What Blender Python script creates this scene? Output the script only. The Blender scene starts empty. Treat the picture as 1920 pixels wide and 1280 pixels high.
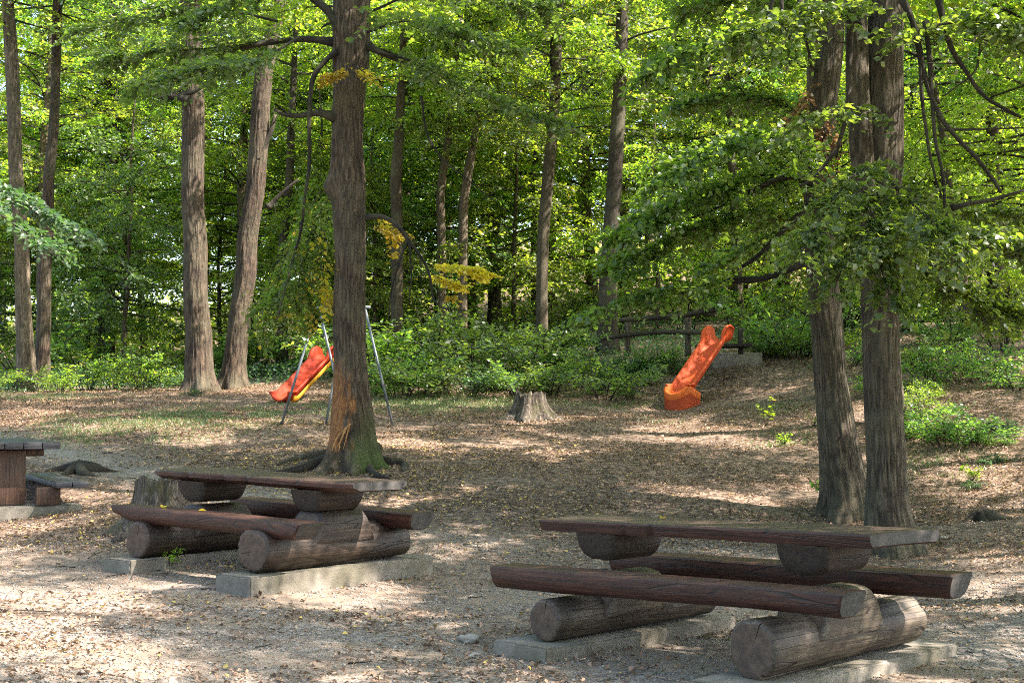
import bpy, bmesh, math, random
import numpy as np
from mathutils import Vector, Matrix

# ------------------------------------------------------------------ camera, sky, sun, exposure
F = 2667.0; PITCH = math.atan(125 / 2667.0); CAMZ = 1.6
scn = bpy.context.scene
cam = bpy.data.cameras.new('camera'); cam_o = bpy.data.objects.new('camera', cam)
scn.collection.objects.link(cam_o); scn.camera = cam_o
cam.sensor_width = 36; cam.lens = 36 * F / 1920; cam.clip_end = 2000; cam.clip_start = .05
cam_o.location = (0, 0, CAMZ); cam_o.rotation_euler = (math.pi / 2 + PITCH, 0, 0)
cam.dof.use_dof = False
SUN_AZ = math.radians(104)      # clockwise from +Y
SUN_EL = math.radians(50)
world = bpy.data.worlds.new('World'); scn.world = world; world.use_nodes = True
wn = world.node_tree; bg = wn.nodes['Background']
sky = wn.nodes.new('ShaderNodeTexSky'); sky.sky_type = 'NISHITA'; sky.sun_disc = False
sky.sun_elevation = SUN_EL; sky.sun_rotation = SUN_AZ; sky.dust_density = 2.5
wn.links.new(sky.outputs[0], bg.inputs[0]); bg.inputs[1].default_value = 0.14
sun = bpy.data.lights.new('sun', 'SUN'); sun.energy = 5.0; sun.angle = math.radians(.5); sun.color = (1, .885, .79)
sun_o = bpy.data.objects.new('sun', sun); scn.collection.objects.link(sun_o)
sd = Vector((math.sin(SUN_AZ) * math.cos(SUN_EL), math.cos(SUN_AZ) * math.cos(SUN_EL), math.sin(SUN_EL)))
sun_o.rotation_euler = sd.to_track_quat('Z', 'Y').to_euler(); sun_o.location = (10, -10, 30)
scn.view_settings.view_transform = 'Standard'; scn.view_settings.look = 'None'
scn.view_settings.exposure = 2.3; scn.view_settings.gamma = 1
scn.cycles.max_bounces = 7; scn.cycles.diffuse_bounces = 4; scn.cycles.transmission_bounces = 4
scn.cycles.use_denoising = False; scn.cycles.filter_width = 1.0
scn.cycles.glossy_bounces = 2; scn.cycles.sample_clamp_indirect = 6; scn.cycles.caustics_reflective = False

COL = scn.collection
RNG = np.random.default_rng(7)
random.seed(7)

# ------------------------------------------------------------------ helpers
def ray(px, py):
    x = (px - 960) / F; y = -(py - 640) / F
    d = np.array([x, math.cos(PITCH) - y * math.sin(PITCH), math.sin(PITCH) + y * math.cos(PITCH)])
    return d / d[1]
def at(px, py, Y):
    d = ray(px, py)
    return np.array([d[0] * Y, Y, CAMZ + d[2] * Y])
def S(Y): return F / Y

def hash2(ix, iy, seed=0):
    n = (ix.astype(np.int64) * 374761393 + iy.astype(np.int64) * 668265263 + seed * 974634777) & 0x7fffffff
    n = (n ^ (n >> 13)) * 1274126177 & 0x7fffffff
    return ((n ^ (n >> 16)) & 0xffff) / 65535.0
def noise2(x, y, seed=0):
    x = np.asarray(x, float); y = np.asarray(y, float)
    ix = np.floor(x); iy = np.floor(y); fx = x - ix; fy = y - iy
    fx = fx * fx * (3 - 2 * fx); fy = fy * fy * (3 - 2 * fy)
    a = hash2(ix, iy, seed); b = hash2(ix + 1, iy, seed); c = hash2(ix, iy + 1, seed); d = hash2(ix + 1, iy + 1, seed)
    return (a * (1 - fx) + b * fx) * (1 - fy) + (c * (1 - fx) + d * fx) * fy - .5

# ground height: profiles along Y at a few bearings
PROF_PX = [-1500, 0, 400, 960, 1270, 1500, 1700, 1920, 3400]
PROF = [
    [(0, -.1), (10, .02), (13, .12), (16, .27), (20, .88), (24, 1.35), (30, 1.85), (36, 2.1), (50, 2.5), (60, 3.6), (90, 7)],
    [(0, -.1), (10, .02), (13, .12), (16, .27), (20, .88), (24, 1.35), (30, 1.85), (36, 2.1), (50, 2.5), (60, 3.6), (90, 7)],
    [(0, -.1), (9, -.1), (12, .08), (16, .33), (20, .82), (25, 1.35), (30, 1.9), (36, 2.2), (50, 2.8), (60, 4), (90, 8)],
    [(0, -.1), (9, -.13), (13, -.03), (16, .22), (20, .78), (25, 1.36), (28, 1.62), (31, 2.1), (34, 2.7), (40, 3.3), (50, 4.4), (90, 12)],
    [(0, -.12), (9, -.13), (13, -.06), (17, .2), (22, .95), (26, 1.4), (28.3, 1.57), (29.6, 1.9), (31.5, 2.7), (36, 3.3), (50, 4.9), (90, 12.5)],
    [(0, -.12), (9, -.13), (14, -.06), (18, .25), (22, 1.0), (26, 1.65), (29, 2.15), (32, 2.9), (38, 3.6), (50, 5.0), (90, 12.5)],
    [(0, -.12), (9, -.13), (13, -.09), (15.8, .03), (18.5, .3), (22, 1.1), (26, 2.05), (30, 2.9), (36, 3.7), (50, 5.2), (90, 12.5)],
    [(0, -.12), (9, -.13), (12.5, -.07), (15, .1), (18.5, .55), (22, 1.3), (26, 2.2), (30, 3.0), (36, 3.8), (50, 5.2), (90, 12.5)],
    [(0, -.12), (9, -.13), (12.5, -.07), (15, .1), (18.5, .55), (22, 1.3), (26, 2.2), (30, 3.0), (36, 3.8), (50, 5.2), (90, 12.5)],
]
def ground_z(X, Y, detail=True):
    X = np.asarray(X, float); Y = np.asarray(Y, float)
    px = 960 + F * X / np.maximum(Y, 8)
    px = np.clip(px, PROF_PX[0], PROF_PX[-1])
    Yc = np.clip(Y, 0, 90)
    zs = [sum(np.interp(Yc + o, [p[0] for p in P], [p[1] for p in P]) for o in (-.8, -.3, .3, .8)) / 4 for P in PROF]
    z = np.zeros_like(px)
    for i in range(len(PROF) - 1):
        a, b = PROF_PX[i], PROF_PX[i + 1]
        t = np.clip((px - a) / (b - a), 0, 1)
        m = (px >= a) & (px <= b)
        z = np.where(m, zs[i] * (1 - t) + zs[i + 1] * t, z)
    # mound of the old tree on the slope
    if detail:
        z = z + noise2(X * .8, Y * .8, 3) * .07 * np.clip((Y - 10) / 6, .25, 1) + noise2(X * 2.7, Y * 2.7, 4) * .03
        z = z + noise2(X * 9, Y * 9, 5) * .012
        for (mx, my, mh, mr) in MOUNDS:
            z = z + mh * np.exp(-((X - mx) ** 2 + (Y - my) ** 2) / mr ** 2)
    return z
MOUNDS = []
def ground_at(px, py, y0=6.0, y1=80.0):
    Y = np.arange(y0, y1, .02); d = ray(px, py)
    g = ground_z(d[0] * Y, Y); zz = CAMZ + d[2] * Y
    k = np.argmax(zz <= g)
    if not (zz <= g).any(): k = len(Y) - 1
    return np.array([d[0] * Y[k], Y[k], g[k]])
_b = ground_at(662, 868); MOUNDS.append((_b[0], _b[1], .12, 1.1))
_b = ground_at(1600, 965); MOUNDS.append((_b[0], _b[1], .05, .8))
_b = ground_at(240, 800); MOUNDS.append((_b[0], _b[1], .12, 1.8))
def gz(x, y): return float(ground_z(np.array([x]), np.array([y]))[0])

def tag(o, label=None, cat=None, group=None, kind=None):
    if label: o['label'] = label
    if cat: o['category'] = cat
    if group: o['group'] = group
    if kind: o['kind'] = kind
    return o
def link(name, me, parent=None, loc=None):
    o = bpy.data.objects.new(name, me); COL.objects.link(o)
    if parent is not None: o.parent = parent
    if loc is not None: o.location = loc
    return o
def empty(name, loc=(0, 0, 0), rz=0.0):
    o = bpy.data.objects.new(name, None); COL.objects.link(o); o.empty_display_size = .2
    o.location = loc; o.rotation_euler = (0, 0, rz); return o

def np_mesh(name, V, faces_list, mats, smooth=False, tint=None, mat_idx=None):
    """V (n,3); faces_list: list of int arrays (m,k)."""
    me = bpy.data.meshes.new(name)
    V = np.asarray(V, np.float32)
    faces_list = [np.asarray(f, np.int32) for f in faces_list if len(f)]
    nl = sum(f.size for f in faces_list); nf = sum(len(f) for f in faces_list)
    me.vertices.add(len(V)); me.vertices.foreach_set('co', V.ravel())
    me.loops.add(nl); me.polygons.add(nf)
    me.loops.foreach_set('vertex_index', np.concatenate([f.ravel() for f in faces_list]))
    starts = []; s = 0
    for f in faces_list:
        starts.append(s + np.arange(len(f)) * f.shape[1]); s += f.size
    me.polygons.foreach_set('loop_start', np.concatenate(starts).astype(np.int32))
    if smooth: me.polygons.foreach_set('use_smooth', np.ones(nf, bool))
    if mat_idx is not None: me.polygons.foreach_set('material_index', np.asarray(mat_idx, np.int32))
    me.update(calc_edges=True)
    for m in (mats if isinstance(mats, (list, tuple)) else [mats]): me.materials.append(m)
    if tint is not None:
        a = me.attributes.new('tint', 'FLOAT', 'POINT'); a.data.foreach_set('value', np.asarray(tint, np.float32))
    return me

class MB:
    """collects grids and boxes into one mesh"""
    def __init__(s): s.V = []; s.F3 = []; s.F4 = []; s.n = 0; s.NG = []; s.m3 = []; s.m4 = []
    def add(s, V, quads=None, tris=None, m=0):
        V = np.asarray(V, float)
        if quads is not None and len(quads): s.F4.append(np.asarray(quads) + s.n); s.m4 += [m] * len(quads)
        if tris is not None and len(tris): s.F3.append(np.asarray(tris) + s.n); s.m3 += [m] * len(tris)
        s.V.append(V); s.n += len(V)
    def box(s, c, d, R=None, bev=.006, m=0):
        hx, hy, hz = [v / 2 for v in d]; b = min(bev, hx * .4, hy * .4, hz * .4)
        bm = bmesh.new(); bmesh.ops.create_cube(bm, size=1)
        for v in bm.verts: v.co = Vector((v.co.x * 2 * hx, v.co.y * 2 * hy, v.co.z * 2 * hz))
        if b > 0: bmesh.ops.bevel(bm, geom=bm.edges[:], offset=b, segments=2, affect='EDGES', profile=.5)
        bmesh.ops.triangulate(bm, faces=[f for f in bm.faces if len(f.verts) > 4])
        bm.verts.index_update()
        V = np.array([v.co[:] for v in bm.verts])
        if R is not None: V = V @ np.array(R).T
        V = V + np.array(c)
        s.add(V, [[v.index for v in f.verts] for f in bm.faces if len(f.verts) == 4], [[v.index for v in f.verts] for f in bm.faces if len(f.verts) == 3], m)
        bm.free()
    def tube(s, P, Rr, sides=8, cap=True, noise=0, m=0, lobes=None):
        V, Q, T = tube_geo(P, Rr, sides, cap, noise, lobes)
        s.add(V, Q, T, m)
    def build(s, name, mats, parent=None, smooth=True, tag_loc=None):
        fl = []; mi = []
        if s.F4: fl.append(np.concatenate(s.F4)); mi += s.m4
        if s.F3: fl.append(np.concatenate(s.F3)); mi += s.m3
        me = np_mesh(name, np.concatenate(s.V), fl, mats, smooth, mat_idx=mi)
        return link(name, me, parent, tag_loc)

def catmull(P, step=.25):
    P = np.asarray(P, float)
    if len(P) < 3:
        n = max(2, int(np.linalg.norm(P[-1, :3] - P[0, :3]) / step) + 1)
        t = np.linspace(0, 1, n)[:, None]; return P[0] * (1 - t) + P[-1] * t
    Q = np.vstack([2 * P[0] - P[1], P, 2 * P[-1] - P[-2]]); out = []
    for i in range(1, len(Q) - 2):
        n = max(1, int(np.linalg.norm(Q[i + 1, :3] - Q[i, :3]) / step))
        for k in range(n):
            t = k / n
            out.append(.5 * ((2 * Q[i]) + (-Q[i - 1] + Q[i + 1]) * t + (2 * Q[i - 1] - 5 * Q[i] + 4 * Q[i + 1] - Q[i + 2]) * t * t + (-Q[i - 1] + 3 * Q[i] - 3 * Q[i + 1] + Q[i + 2]) * t ** 3))
    out.append(P[-1]); return np.array(out)

def tube_geo(P, Rr, sides=8, cap=True, noise=0, lobes=None, seed=0):
    P = np.asarray(P, float); n = len(P); Rr = np.broadcast_to(np.asarray(Rr, float), (n,))
    T = np.gradient(P, axis=0); T /= np.linalg.norm(T, axis=1)[:, None] + 1e-9
    ref = np.array([1., 0, 0]) if abs(T[0, 0]) < .9 else np.array([0, 1., 0])
    N = np.zeros_like(P); r = ref
    for i in range(n):
        r = r - T[i] * (r @ T[i]); r /= np.linalg.norm(r) + 1e-9; N[i] = r
    B = np.cross(T, N)
    th = np.linspace(0, 2 * np.pi, sides, endpoint=False)
    R = Rr[:, None] * np.ones((1, sides))
    if noise:
        L = np.concatenate([[0], np.cumsum(np.linalg.norm(np.diff(P, axis=0), axis=1))])
        c = np.cos(th)[None] * 1.2 + 7 + seed; sn = np.sin(th)[None] * 1.2 + L[:, None] * 1.1
        R = R * (1 + noise * (noise2(c, sn, 11 + seed) * 1.6 + noise2(c * 3.1, sn * 2.5, 12 + seed) * .8 + noise2(c * 7.1, sn * 3.5, 13 + seed) * .5))
    if lobes is not None: R = R * lobes(np.arange(n)[:, None], th[None], P)
    V = P[:, None] + R[..., None] * (np.cos(th)[None, :, None] * N[:, None] + np.sin(th)[None, :, None] * B[:, None])
    V = V.reshape(-1, 3)
    i = np.arange(n - 1)[:, None] * sides; j = np.arange(sides)[None]; j2 = (j + 1) % sides
    Q = np.stack([i + j, i + j2, i + sides + j2, i + sides + j], -1).reshape(-1, 4)
    tr = []
    if cap:
        V = np.vstack([V, P[0], P[-1]]); a = n * sides
        j = np.arange(sides); j2 = (j + 1) % sides
        tr = np.concatenate([np.stack([j2, j, np.full(sides, a)], -1), np.stack([(n - 1) * sides + j, (n - 1) * sides + j2, np.full(sides, a + 1)], -1)])
    return V, Q, tr

# ------------------------------------------------------------------ materials
def mat(name):
    m = bpy.data.materials.new(name); m.use_nodes = True; nt = m.node_tree
    nt.nodes.clear(); out = nt.nodes.new('ShaderNodeOutputMaterial'); return m, nt, out
class NT:
    def __init__(s, nt): s.nt = nt
    def n(s, t, ins=None, **kw):
        nd = s.nt.nodes.new('ShaderNode' + t)
        for k, v in kw.items(): setattr(nd, k, v)
        for k, v in (ins or {}).items():
            if isinstance(v, bpy.types.NodeSocket): s.nt.links.new(v, nd.inputs[k])
            else: nd.inputs[k].default_value = v
        return nd
    def ramp(s, fac, stops, interp='LINEAR'):
        nd = s.nt.nodes.new('ShaderNodeValToRGB'); cr = nd.color_ramp; cr.interpolation = interp
        while len(cr.elements) < len(stops): cr.elements.new(.5)
        for e, (p, c) in zip(cr.elements, stops): e.position = p; e.color = (*c, 1) if len(c) == 3 else c
        s.nt.links.new(fac, nd.inputs[0]); return nd.outputs[0]
    def noise(s, vec, scale, detail=4, rough=.6, dist=0, out=0):
        nd = s.n('TexNoise', {'Scale': scale, 'Detail': detail, 'Roughness': rough, 'Distortion': dist})
        if vec is not None: s.nt.links.new(vec, nd.inputs['Vector'])
        return nd.outputs[out]
    def mapping(s, vec, scale=(1, 1, 1), loc=(0, 0, 0), rot=(0, 0, 0)):
        return s.n('Mapping', {'Vector': vec, 'Scale': scale, 'Location': loc, 'Rotation': rot}).outputs[0]
    def mix(s, f, a, b, mode='MIX'):
        nd = s.nt.nodes.new('ShaderNodeMix'); nd.data_type = 'RGBA'; nd.blend_type = mode
        for k, v in ((0, f), (6, a), (7, b)):
            if isinstance(v, bpy.types.NodeSocket): s.nt.links.new(v, nd.inputs[k])
            elif k == 0: nd.inputs[0].default_value = v
            else: nd.inputs[k].default_value = (*v, 1)
        return nd.outputs[2]
    def math(s, op, a, b=None, c=None):
        nd = s.nt.nodes.new('ShaderNodeMath'); nd.operation = op
        for k, v in enumerate((a, b, c)):
            if v is None: continue
            if isinstance(v, bpy.types.NodeSocket): s.nt.links.new(v, nd.inputs[k])
            else: nd.inputs[k].default_value = v
        return nd.outputs[0]
    def bump(s, h, strength=.5, dist=.02):
        return s.n('Bump', {'Height': h, 'Strength': strength, 'Distance': dist}).outputs[0]
    def pr(s, out, col, rough=.7, normal=None, **kw):
        p = s.n('BsdfPrincipled', {'Roughness': rough, **kw})
        if isinstance(col, bpy.types.NodeSocket): s.nt.links.new(col, p.inputs['Base Color'])
        else: p.inputs['Base Color'].default_value = (*col, 1)
        if normal is not None: s.nt.links.new(normal, p.inputs['Normal'])
        s.nt.links.new(p.outputs[0], out.inputs[0]); return p

def ocoord(t): return t.n('TexCoord').outputs['Object']
M = {}
def leaf_mat(name, stops, trans, tw=.6, gloss=.025, vary=.25):
    m, nt, out = mat(name); t = NT(nt)
    a = t.n('Attribute', attribute_name='tint').outputs['Fac']
    oi = t.n('ObjectInfo').outputs['Random']
    col = t.ramp(a, stops)
    hs = t.n('HueSaturation', {'Hue': t.math('MULTIPLY_ADD', oi, .03, .485), 'Saturation': 1.0, 'Value': t.math('MULTIPLY_ADD', oi, vary * 2, 1 - vary), 'Color': col}).outputs[0]
    tc = t.ramp(a, trans)
    tc = t.n('HueSaturation', {'Hue': t.math('MULTIPLY_ADD', oi, .03, .485), 'Value': t.math('MULTIPLY_ADD', oi, vary * 2, 1 - vary), 'Color': tc}).outputs[0]
    d = t.n('BsdfDiffuse', {'Color': hs}); tr = t.n('BsdfTranslucent', {'Color': tc})
    mx = t.n('MixShader', {0: tw, 1: d.outputs[0], 2: tr.outputs[0]})
    g = t.n('BsdfGlossy', {'Roughness': .5, 'Color': (1, 1, 1, 1)})
    lw = t.n('LayerWeight', {'Blend': .25}).outputs['Fresnel']
    mx2 = t.n('MixShader', {0: t.math('MULTIPLY_ADD', lw, .14, gloss), 1: mx.outputs[0], 2: g.outputs[0]})
    nt.links.new(mx2.outputs[0], out.inputs[0]); M[name] = m
leaf_mat('leaf_green', [(0, (.05, .10, .012)), (.6, (.085, .15, .018)), (.93, (.14, .19, .025)), (1, (.35, .28, .03))],
         [(0, (.30, .50, .025)), (.6, (.44, .64, .035)), (.93, (.56, .68, .05)), (1, (.75, .6, .05))])
leaf_mat('leaf_cool', [(0, (.036, .082, .022)), (.6, (.056, .12, .032)), (1, (.09, .165, .045))],
         [(0, (.19, .38, .035)), (.6, (.28, .50, .045)), (1, (.42, .58, .06))], tw=.52, gloss=.035)
leaf_mat('leaf_mid', [(0, (.036, .085, .018)), (.6, (.058, .125, .026)), (1, (.09, .17, .04))],
         [(0, (.22, .42, .03)), (.6, (.34, .56, .04)), (1, (.46, .62, .06))], tw=.56, gloss=.04)
leaf_mat('leaf_blue', [(0, (.022, .06, .026)), (.6, (.036, .09, .036)), (1, (.06, .13, .045))],
         [(0, (.07, .2, .04)), (.6, (.11, .29, .05)), (1, (.2, .38, .06))], tw=.4, gloss=.05)
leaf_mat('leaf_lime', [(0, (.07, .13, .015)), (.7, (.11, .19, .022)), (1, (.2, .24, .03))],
         [(0, (.38, .60, .03)), (.6, (.50, .72, .04)), (1, (.62, .74, .06))], tw=.6)  # brighter version of the green leaves, strong sunlight put into the colour
leaf_mat('leaf_yellow', [(0, (.16, .17, .02)), (.4, (.40, .30, .02)), (1, (.60, .42, .03))],
         [(0, (.4, .5, .04)), (.4, (.75, .62, .04)), (1, (.9, .68, .05))])
leaf_mat('leaf_olive', [(0, (.04, .085, .015)), (.6, (.07, .13, .02)), (.85, (.12, .16, .02)), (.95, (.4, .32, .03)), (1, (.5, .38, .03))],
         [(0, (.14, .30, .02)), (.6, (.25, .42, .03)), (.85, (.4, .48, .04)), (.95, (.75, .6, .05)), (1, (.8, .6, .05))])
leaf_mat('leaf_dead', [(0, (.10, .05, .02)), (.6, (.20, .11, .045)), (1, (.33, .2, .08))],
         [(0, (.2, .1, .03)), (1, (.4, .22, .08))], tw=.25)
leaf_mat('leaf_litter_mat', [(0, (.065, .041, .029)), (.3, (.155, .096, .063)), (.6, (.30, .19, .127)), (.8, (.42, .29, .207)), (.89, (.49, .355, .26)), (.93, (.55, .42, .12)), (1, (.55, .42, .10))],
         [(0, (.2, .1, .03)), (1, (.5, .4, .08))], tw=.12, gloss=.02, vary=.0)
leaf_mat('grass_mat', [(0, (.05, .10, .03)), (.7, (.10, .16, .05)), (1, (.25, .22, .1))], [(0, (.15, .3, .05)), (1, (.35, .4, .1))], tw=.35, gloss=.03, vary=0)

def make_bark(name, c0, c1, c2, vscale=1.0, moss=False, wound=False):
    m, nt, out = mat(name); t = NT(nt); P = ocoord(t)
    st = t.mapping(P, (14 * vscale, 14 * vscale, 4.5))
    n1 = t.noise(st, 2.2, 6, .65, 1.2); n2 = t.noise(P, 1.6, 4, .6); n3 = t.noise(t.mapping(P, (30, 30, 8)), 2, 3, .6)
    v = t.n('TexVoronoi', {'Vector': t.mapping(P, (16 * vscale, 16 * vscale, 3.2)), 'Scale': 1.0, 'Randomness': 1.0}, feature='DISTANCE_TO_EDGE').outputs['Distance']
    rd = t.n('Attribute', attribute_name='tint').outputs['Fac']
    h = t.math('ADD', t.math('MULTIPLY', n1, .7), t.math('MULTIPLY', rd, .5))
    col = t.ramp(h, [(.34, c0), (.62, c1), (.9, c2)])
    col = t.mix(t.ramp(n2, [(.42, (0, 0, 0)), (.68, (1, 1, 1))]), col, t.mix(.55, col, (.13, .12, .075)))
    spots = t.ramp(n3, [(.66, (0, 0, 0)), (.74, (1, 1, 1))])
    col = t.mix(t.math('MULTIPLY', spots, .5), col, (.24, .23, .19))
    sep = t.n('SeparateXYZ', {0: P})
    if moss or wound:
        x, y, z = sep.outputs
    if moss:
        mm = t.math('MULTIPLY', t.ramp(z, [(0.0, (1, 1, 1)), (.9, (0, 0, 0))]), t.ramp(t.math('ADD', t.math('MULTIPLY', x, 1.4), t.noise(P, 3, 4)), [(.45, (0, 0, 0)), (.75, (1, 1, 1))]))
        col = t.mix(mm, col, (.05, .075, .012))
    if wound:
        wx = t.math('ADD', t.math('MULTIPLY', x, -1.6), t.math('MULTIPLY', t.math('SUBTRACT', t.noise(t.mapping(P, (4, 4, 1.2)), 1.6, 4), .5), 1.5))
        z = t.math('MULTIPLY', z, .62); wm = t.math('MULTIPLY', t.ramp(wx, [(.0, (0, 0, 0)), (.2, (1, 1, 1))]), t.ramp(z, [(.1, (0, 0, 0)), (.2, (1, 1, 1)), (.7, (1, 1, 1)), (.95, (0, 0, 0))]))
        wm = t.math('MULTIPLY', wm, t.ramp(z, [(.98, (1, 1, 1)), (1, (0, 0, 0))]))
        wc = t.ramp(n1, [(.3, (.10, .035, .012)), (.5, (.27, .11, .035)), (.7, (.42, .22, .08))])
        col = t.mix(wm, col, wc)
    t.pr(out, col, .88, t.bump(h, 1.0, .05))
    M[name] = m
make_bark('bark_scarred', (.013, .008, .005), (.060, .038, .023), (.15, .108, .072), 1.2, moss=True, wound=True)
make_bark('bark_brown', (.009, .005, .003), (.040, .025, .015), (.115, .078, .05))
make_bark('bark_main', (.013, .008, .005), (.060, .038, .023), (.15, .108, .072), 1.2)
make_bark('bark_grey', (.014, .010, .006), (.060, .044, .027), (.15, .122, .082), 1.3)
make_bark('bark_dark', (.007, .005, .003), (.026, .018, .011), (.065, .049, .032))
make_bark('bark_pale', (.026, .018, .012), (.10, .073, .048), (.24, .185, .13))

def wood(name, dark, mid, lite, axis, rough=.55, bs=.35, cool=None):
    """stained wood, grain along one local axis"""
    m, nt, out = mat(name); t = NT(nt); P = ocoord(t)
    sc = [22, 22, 22]; sc[axis] = 1.1
    g = t.noise(t.mapping(P, sc), 2.0, 6, .65, .8); g2 = t.noise(t.mapping(P, [s * 4 for s in sc]), 1.5, 3, .6)
    big = t.noise(P, 2.3, 4, .6)
    h = t.math('ADD', t.math('MULTIPLY', g, .75), t.math('MULTIPLY', g2, .25))
    col = t.ramp(h, [(.36, dark), (.5, mid), (.66, lite)])
    if cool: col = t.mix(t.ramp(big, [(.46, (0, 0, 0)), (.64, (1, 1, 1))]), col, cool)
    # fine cracks along the grain
    cs = [9, 9, 9]; cs[axis] = .45
    v = t.n('TexVoronoi', {'Vector': t.mapping(P, cs), 'Scale': 1.4}, feature='DISTANCE_TO_EDGE').outputs['Distance']
    ck = t.ramp(v, [(.004, (0, 0, 0)), (.02, (1, 1, 1))])
    col = t.mix(t.math('SUBTRACT', 1.0, ck), col, (.012, .008, .006))
    hh = t.math('ADD', h, t.math('MULTIPLY', ck, .6))
    r = t.math('MULTIPLY_ADD', big, .35, rough - .17)
    p = t.pr(out, col, .5, t.bump(hh, bs, .01)); nt.links.new(r, p.inputs['Roughness'])
    M[name] = m
wood('wood_red', (.012, .005, .0035), (.043, .0155, .010), (.09, .036, .022), 0, .5)
wood('wood_top', (.026, .016, .012), (.066, .043, .034), (.13, .09, .074), 0, .40, cool=(.045, .027, .020))
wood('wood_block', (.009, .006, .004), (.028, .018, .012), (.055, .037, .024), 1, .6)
wood('wood_grey', (.028, .020, .014), (.088, .068, .048), (.17, .138, .10), 1, .55, .5, cool=(.034, .024, .019))
wood('wood_umber', (.012, .008, .006), (.042, .028, .020), (.10, .072, .05), 1, .5, .5, cool=(.026, .015, .012))
wood('plank_side', (.025, .012, .008), (.065, .032, .02), (.12, .065, .042), 2, .6)
wood('plank_blue', (.014, .014, .018), (.036, .036, .045), (.065, .065, .078), 0, .5)
def endgrain(name, a, b):
    m, nt, out = mat(name); t = NT(nt); P = ocoord(t)
    s = t.n('SeparateXYZ', {0: P}); nz = t.noise(P, 6, 3)
    r = t.math('SQRT', t.math('ADD', t.math('POWER', s.outputs[0], 2.0), t.math('POWER', s.outputs[2], 2.0)))
    w = t.math('SINE', t.math('ADD', t.math('MULTIPLY', r, 420.0), t.math('MULTIPLY', nz, 14.0)))
    f = t.math('ADD', t.math('MULTIPLY', w, .045), t.noise(P, 17, 6, .75))
    col = t.ramp(f, [(.32, a), (.66, b)])
    t.pr(out, col, .8, t.bump(f, .4, .004)); M[name] = m
endgrain('end_brown', (.035, .022, .016), (.12, .08, .055))
endgrain('end_grey', (.035, .032, .030), (.085, .080, .076))

m, nt, out = mat('concrete'); t = NT(nt); P = ocoord(t)
n = t.noise(P, 5, 6, .7); n2 = t.noise(P, 45, 4, .7); n3 = t.noise(P, 1.7, 3)
c = t.ramp(n, [(.3, (.12, .108, .09)), (.7, (.30, .27, .235))]); c = t.mix(t.ramp(n3, [(.4, (0, 0, 0)), (.65, (1, 1, 1))]), c, (.12, .11, .078))
c = t.mix(t.ramp(n2, [(.62, (0, 0, 0)), (.7, (1, 1, 1))]), c, (.09, .08, .06))
t.pr(out, c, .9, t.bump(t.math('ADD', n, n2), .7, .012)); M['concrete'] = m

def plastic(name, c, c2, dirt=(.12, .07, .04), coat=.08):
    m, nt, out = mat(name); t = NT(nt); P = ocoord(t)
    col = t.mix(t.ramp(t.noise(P, 2.2, 5, .6), [(.3, (0, 0, 0)), (.7, (1, 1, 1))]), c, c2)
    col = t.mix(t.math('MULTIPLY', t.ramp(t.noise(t.mapping(P, (1, 1, 1)), 9, 6, .7), [(.56, (0, 0, 0)), (.8, (1, 1, 1))]), .4), col, dirt)
    z = t.n('SeparateXYZ', {0: P}).outputs[2]
    t.pr(out, col, .62, t.bump(t.noise(P, 30, 3), .03, .002), **{'Specular IOR Level': .3})
    M[name] = m
plastic('plastic_orange', (.48, .055, .012), (.58, .085, .014))
plastic('plastic_worn', (.34, .045, .015), (.44, .065, .014), dirt=(.10, .05, .03))
plastic('plastic_rim', (.62, .13, .012), (.58, .09, .012))
plastic('plastic_red', (.36, .022, .009), (.52, .055, .013))
plastic('plastic_yellow', (.62, .32, .02), (.5, .22, .02))

m, nt, out = mat('galvanised'); t = NT(nt); P = ocoord(t)
c = t.ramp(t.noise(P, 7, 5), [(.35, (.07, .09, .11)), (.65, (.18, .20, .22))])
t.pr(out, c, .5, t.bump(t.noise(P, 40, 3), .1, .003), Metallic=.35); M['galvanised'] = m

m, nt, out = mat('stump_wood'); t = NT(nt); P = ocoord(t)
st = t.noise(t.mapping(P, (14, 14, 2.0)), 1.8, 6, .65, 1.0); b = t.noise(P, 4, 4)
c = t.ramp(st, [(.38, (.02, .014, .01)), (.52, (.095, .075, .055)), (.7, (.27, .235, .19))])
c = t.mix(t.ramp(b, [(.5, (0, 0, 0)), (.66, (1, 1, 1))]), c, (.07, .065, .03))
t.pr(out, c, .9, t.bump(st, 1.0, .05)); M['stump_wood'] = m

m, nt, out = mat('stone'); t = NT(nt); P = ocoord(t)
a = t.n('Attribute', attribute_name='tint').outputs['Fac']
c = t.mix(t.noise(P, 12, 4), t.ramp(a, [(0, (.13, .125, .12)), (.6, (.26, .245, .22)), (1, (.42, .39, .34))]), (.2, .18, .15))
t.pr(out, c, .85, t.bump(t.noise(P, 40, 4), .5, .01)); M['stone'] = m

# ground: grey-beige gravel near the tables, brown leaf mould up the slope, mossy grass patches
m, nt, out = mat('forest_floor'); t = NT(nt); P = ocoord(t)
sp = t.n('SeparateXYZ', {0: P}); Yv = sp.outputs[1]
fine = t.noise(P, 55, 6, .75); mid = t.noise(P, 9, 5, .7); big = t.noise(P, .55, 4, .6); big2 = t.noise(t.mapping(P, (.5, 1.3, 1), (3, 9, 0)), 1.1, 5, .65)
vor = t.n('TexVoronoi', {'Vector': P, 'Scale': 38.0}).outputs['Color']
vbw = t.n('RGBToBW', {0: vor}).outputs[0]
grav = t.ramp(t.math('ADD', t.math('MULTIPLY', fine, .6), t.math('MULTIPLY', vbw, .4)), [(.3, (.063, .053, .045)), (.5, (.20, .17, .145)), (.7, (.38, .335, .295))])
sand = t.mix(t.ramp(big2, [(.42, (0, 0, 0)), (.6, (1, 1, 1))]), grav, t.ramp(fine, [(.3, (.155, .118, .085)), (.7, (.33, .26, .195))]))
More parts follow.
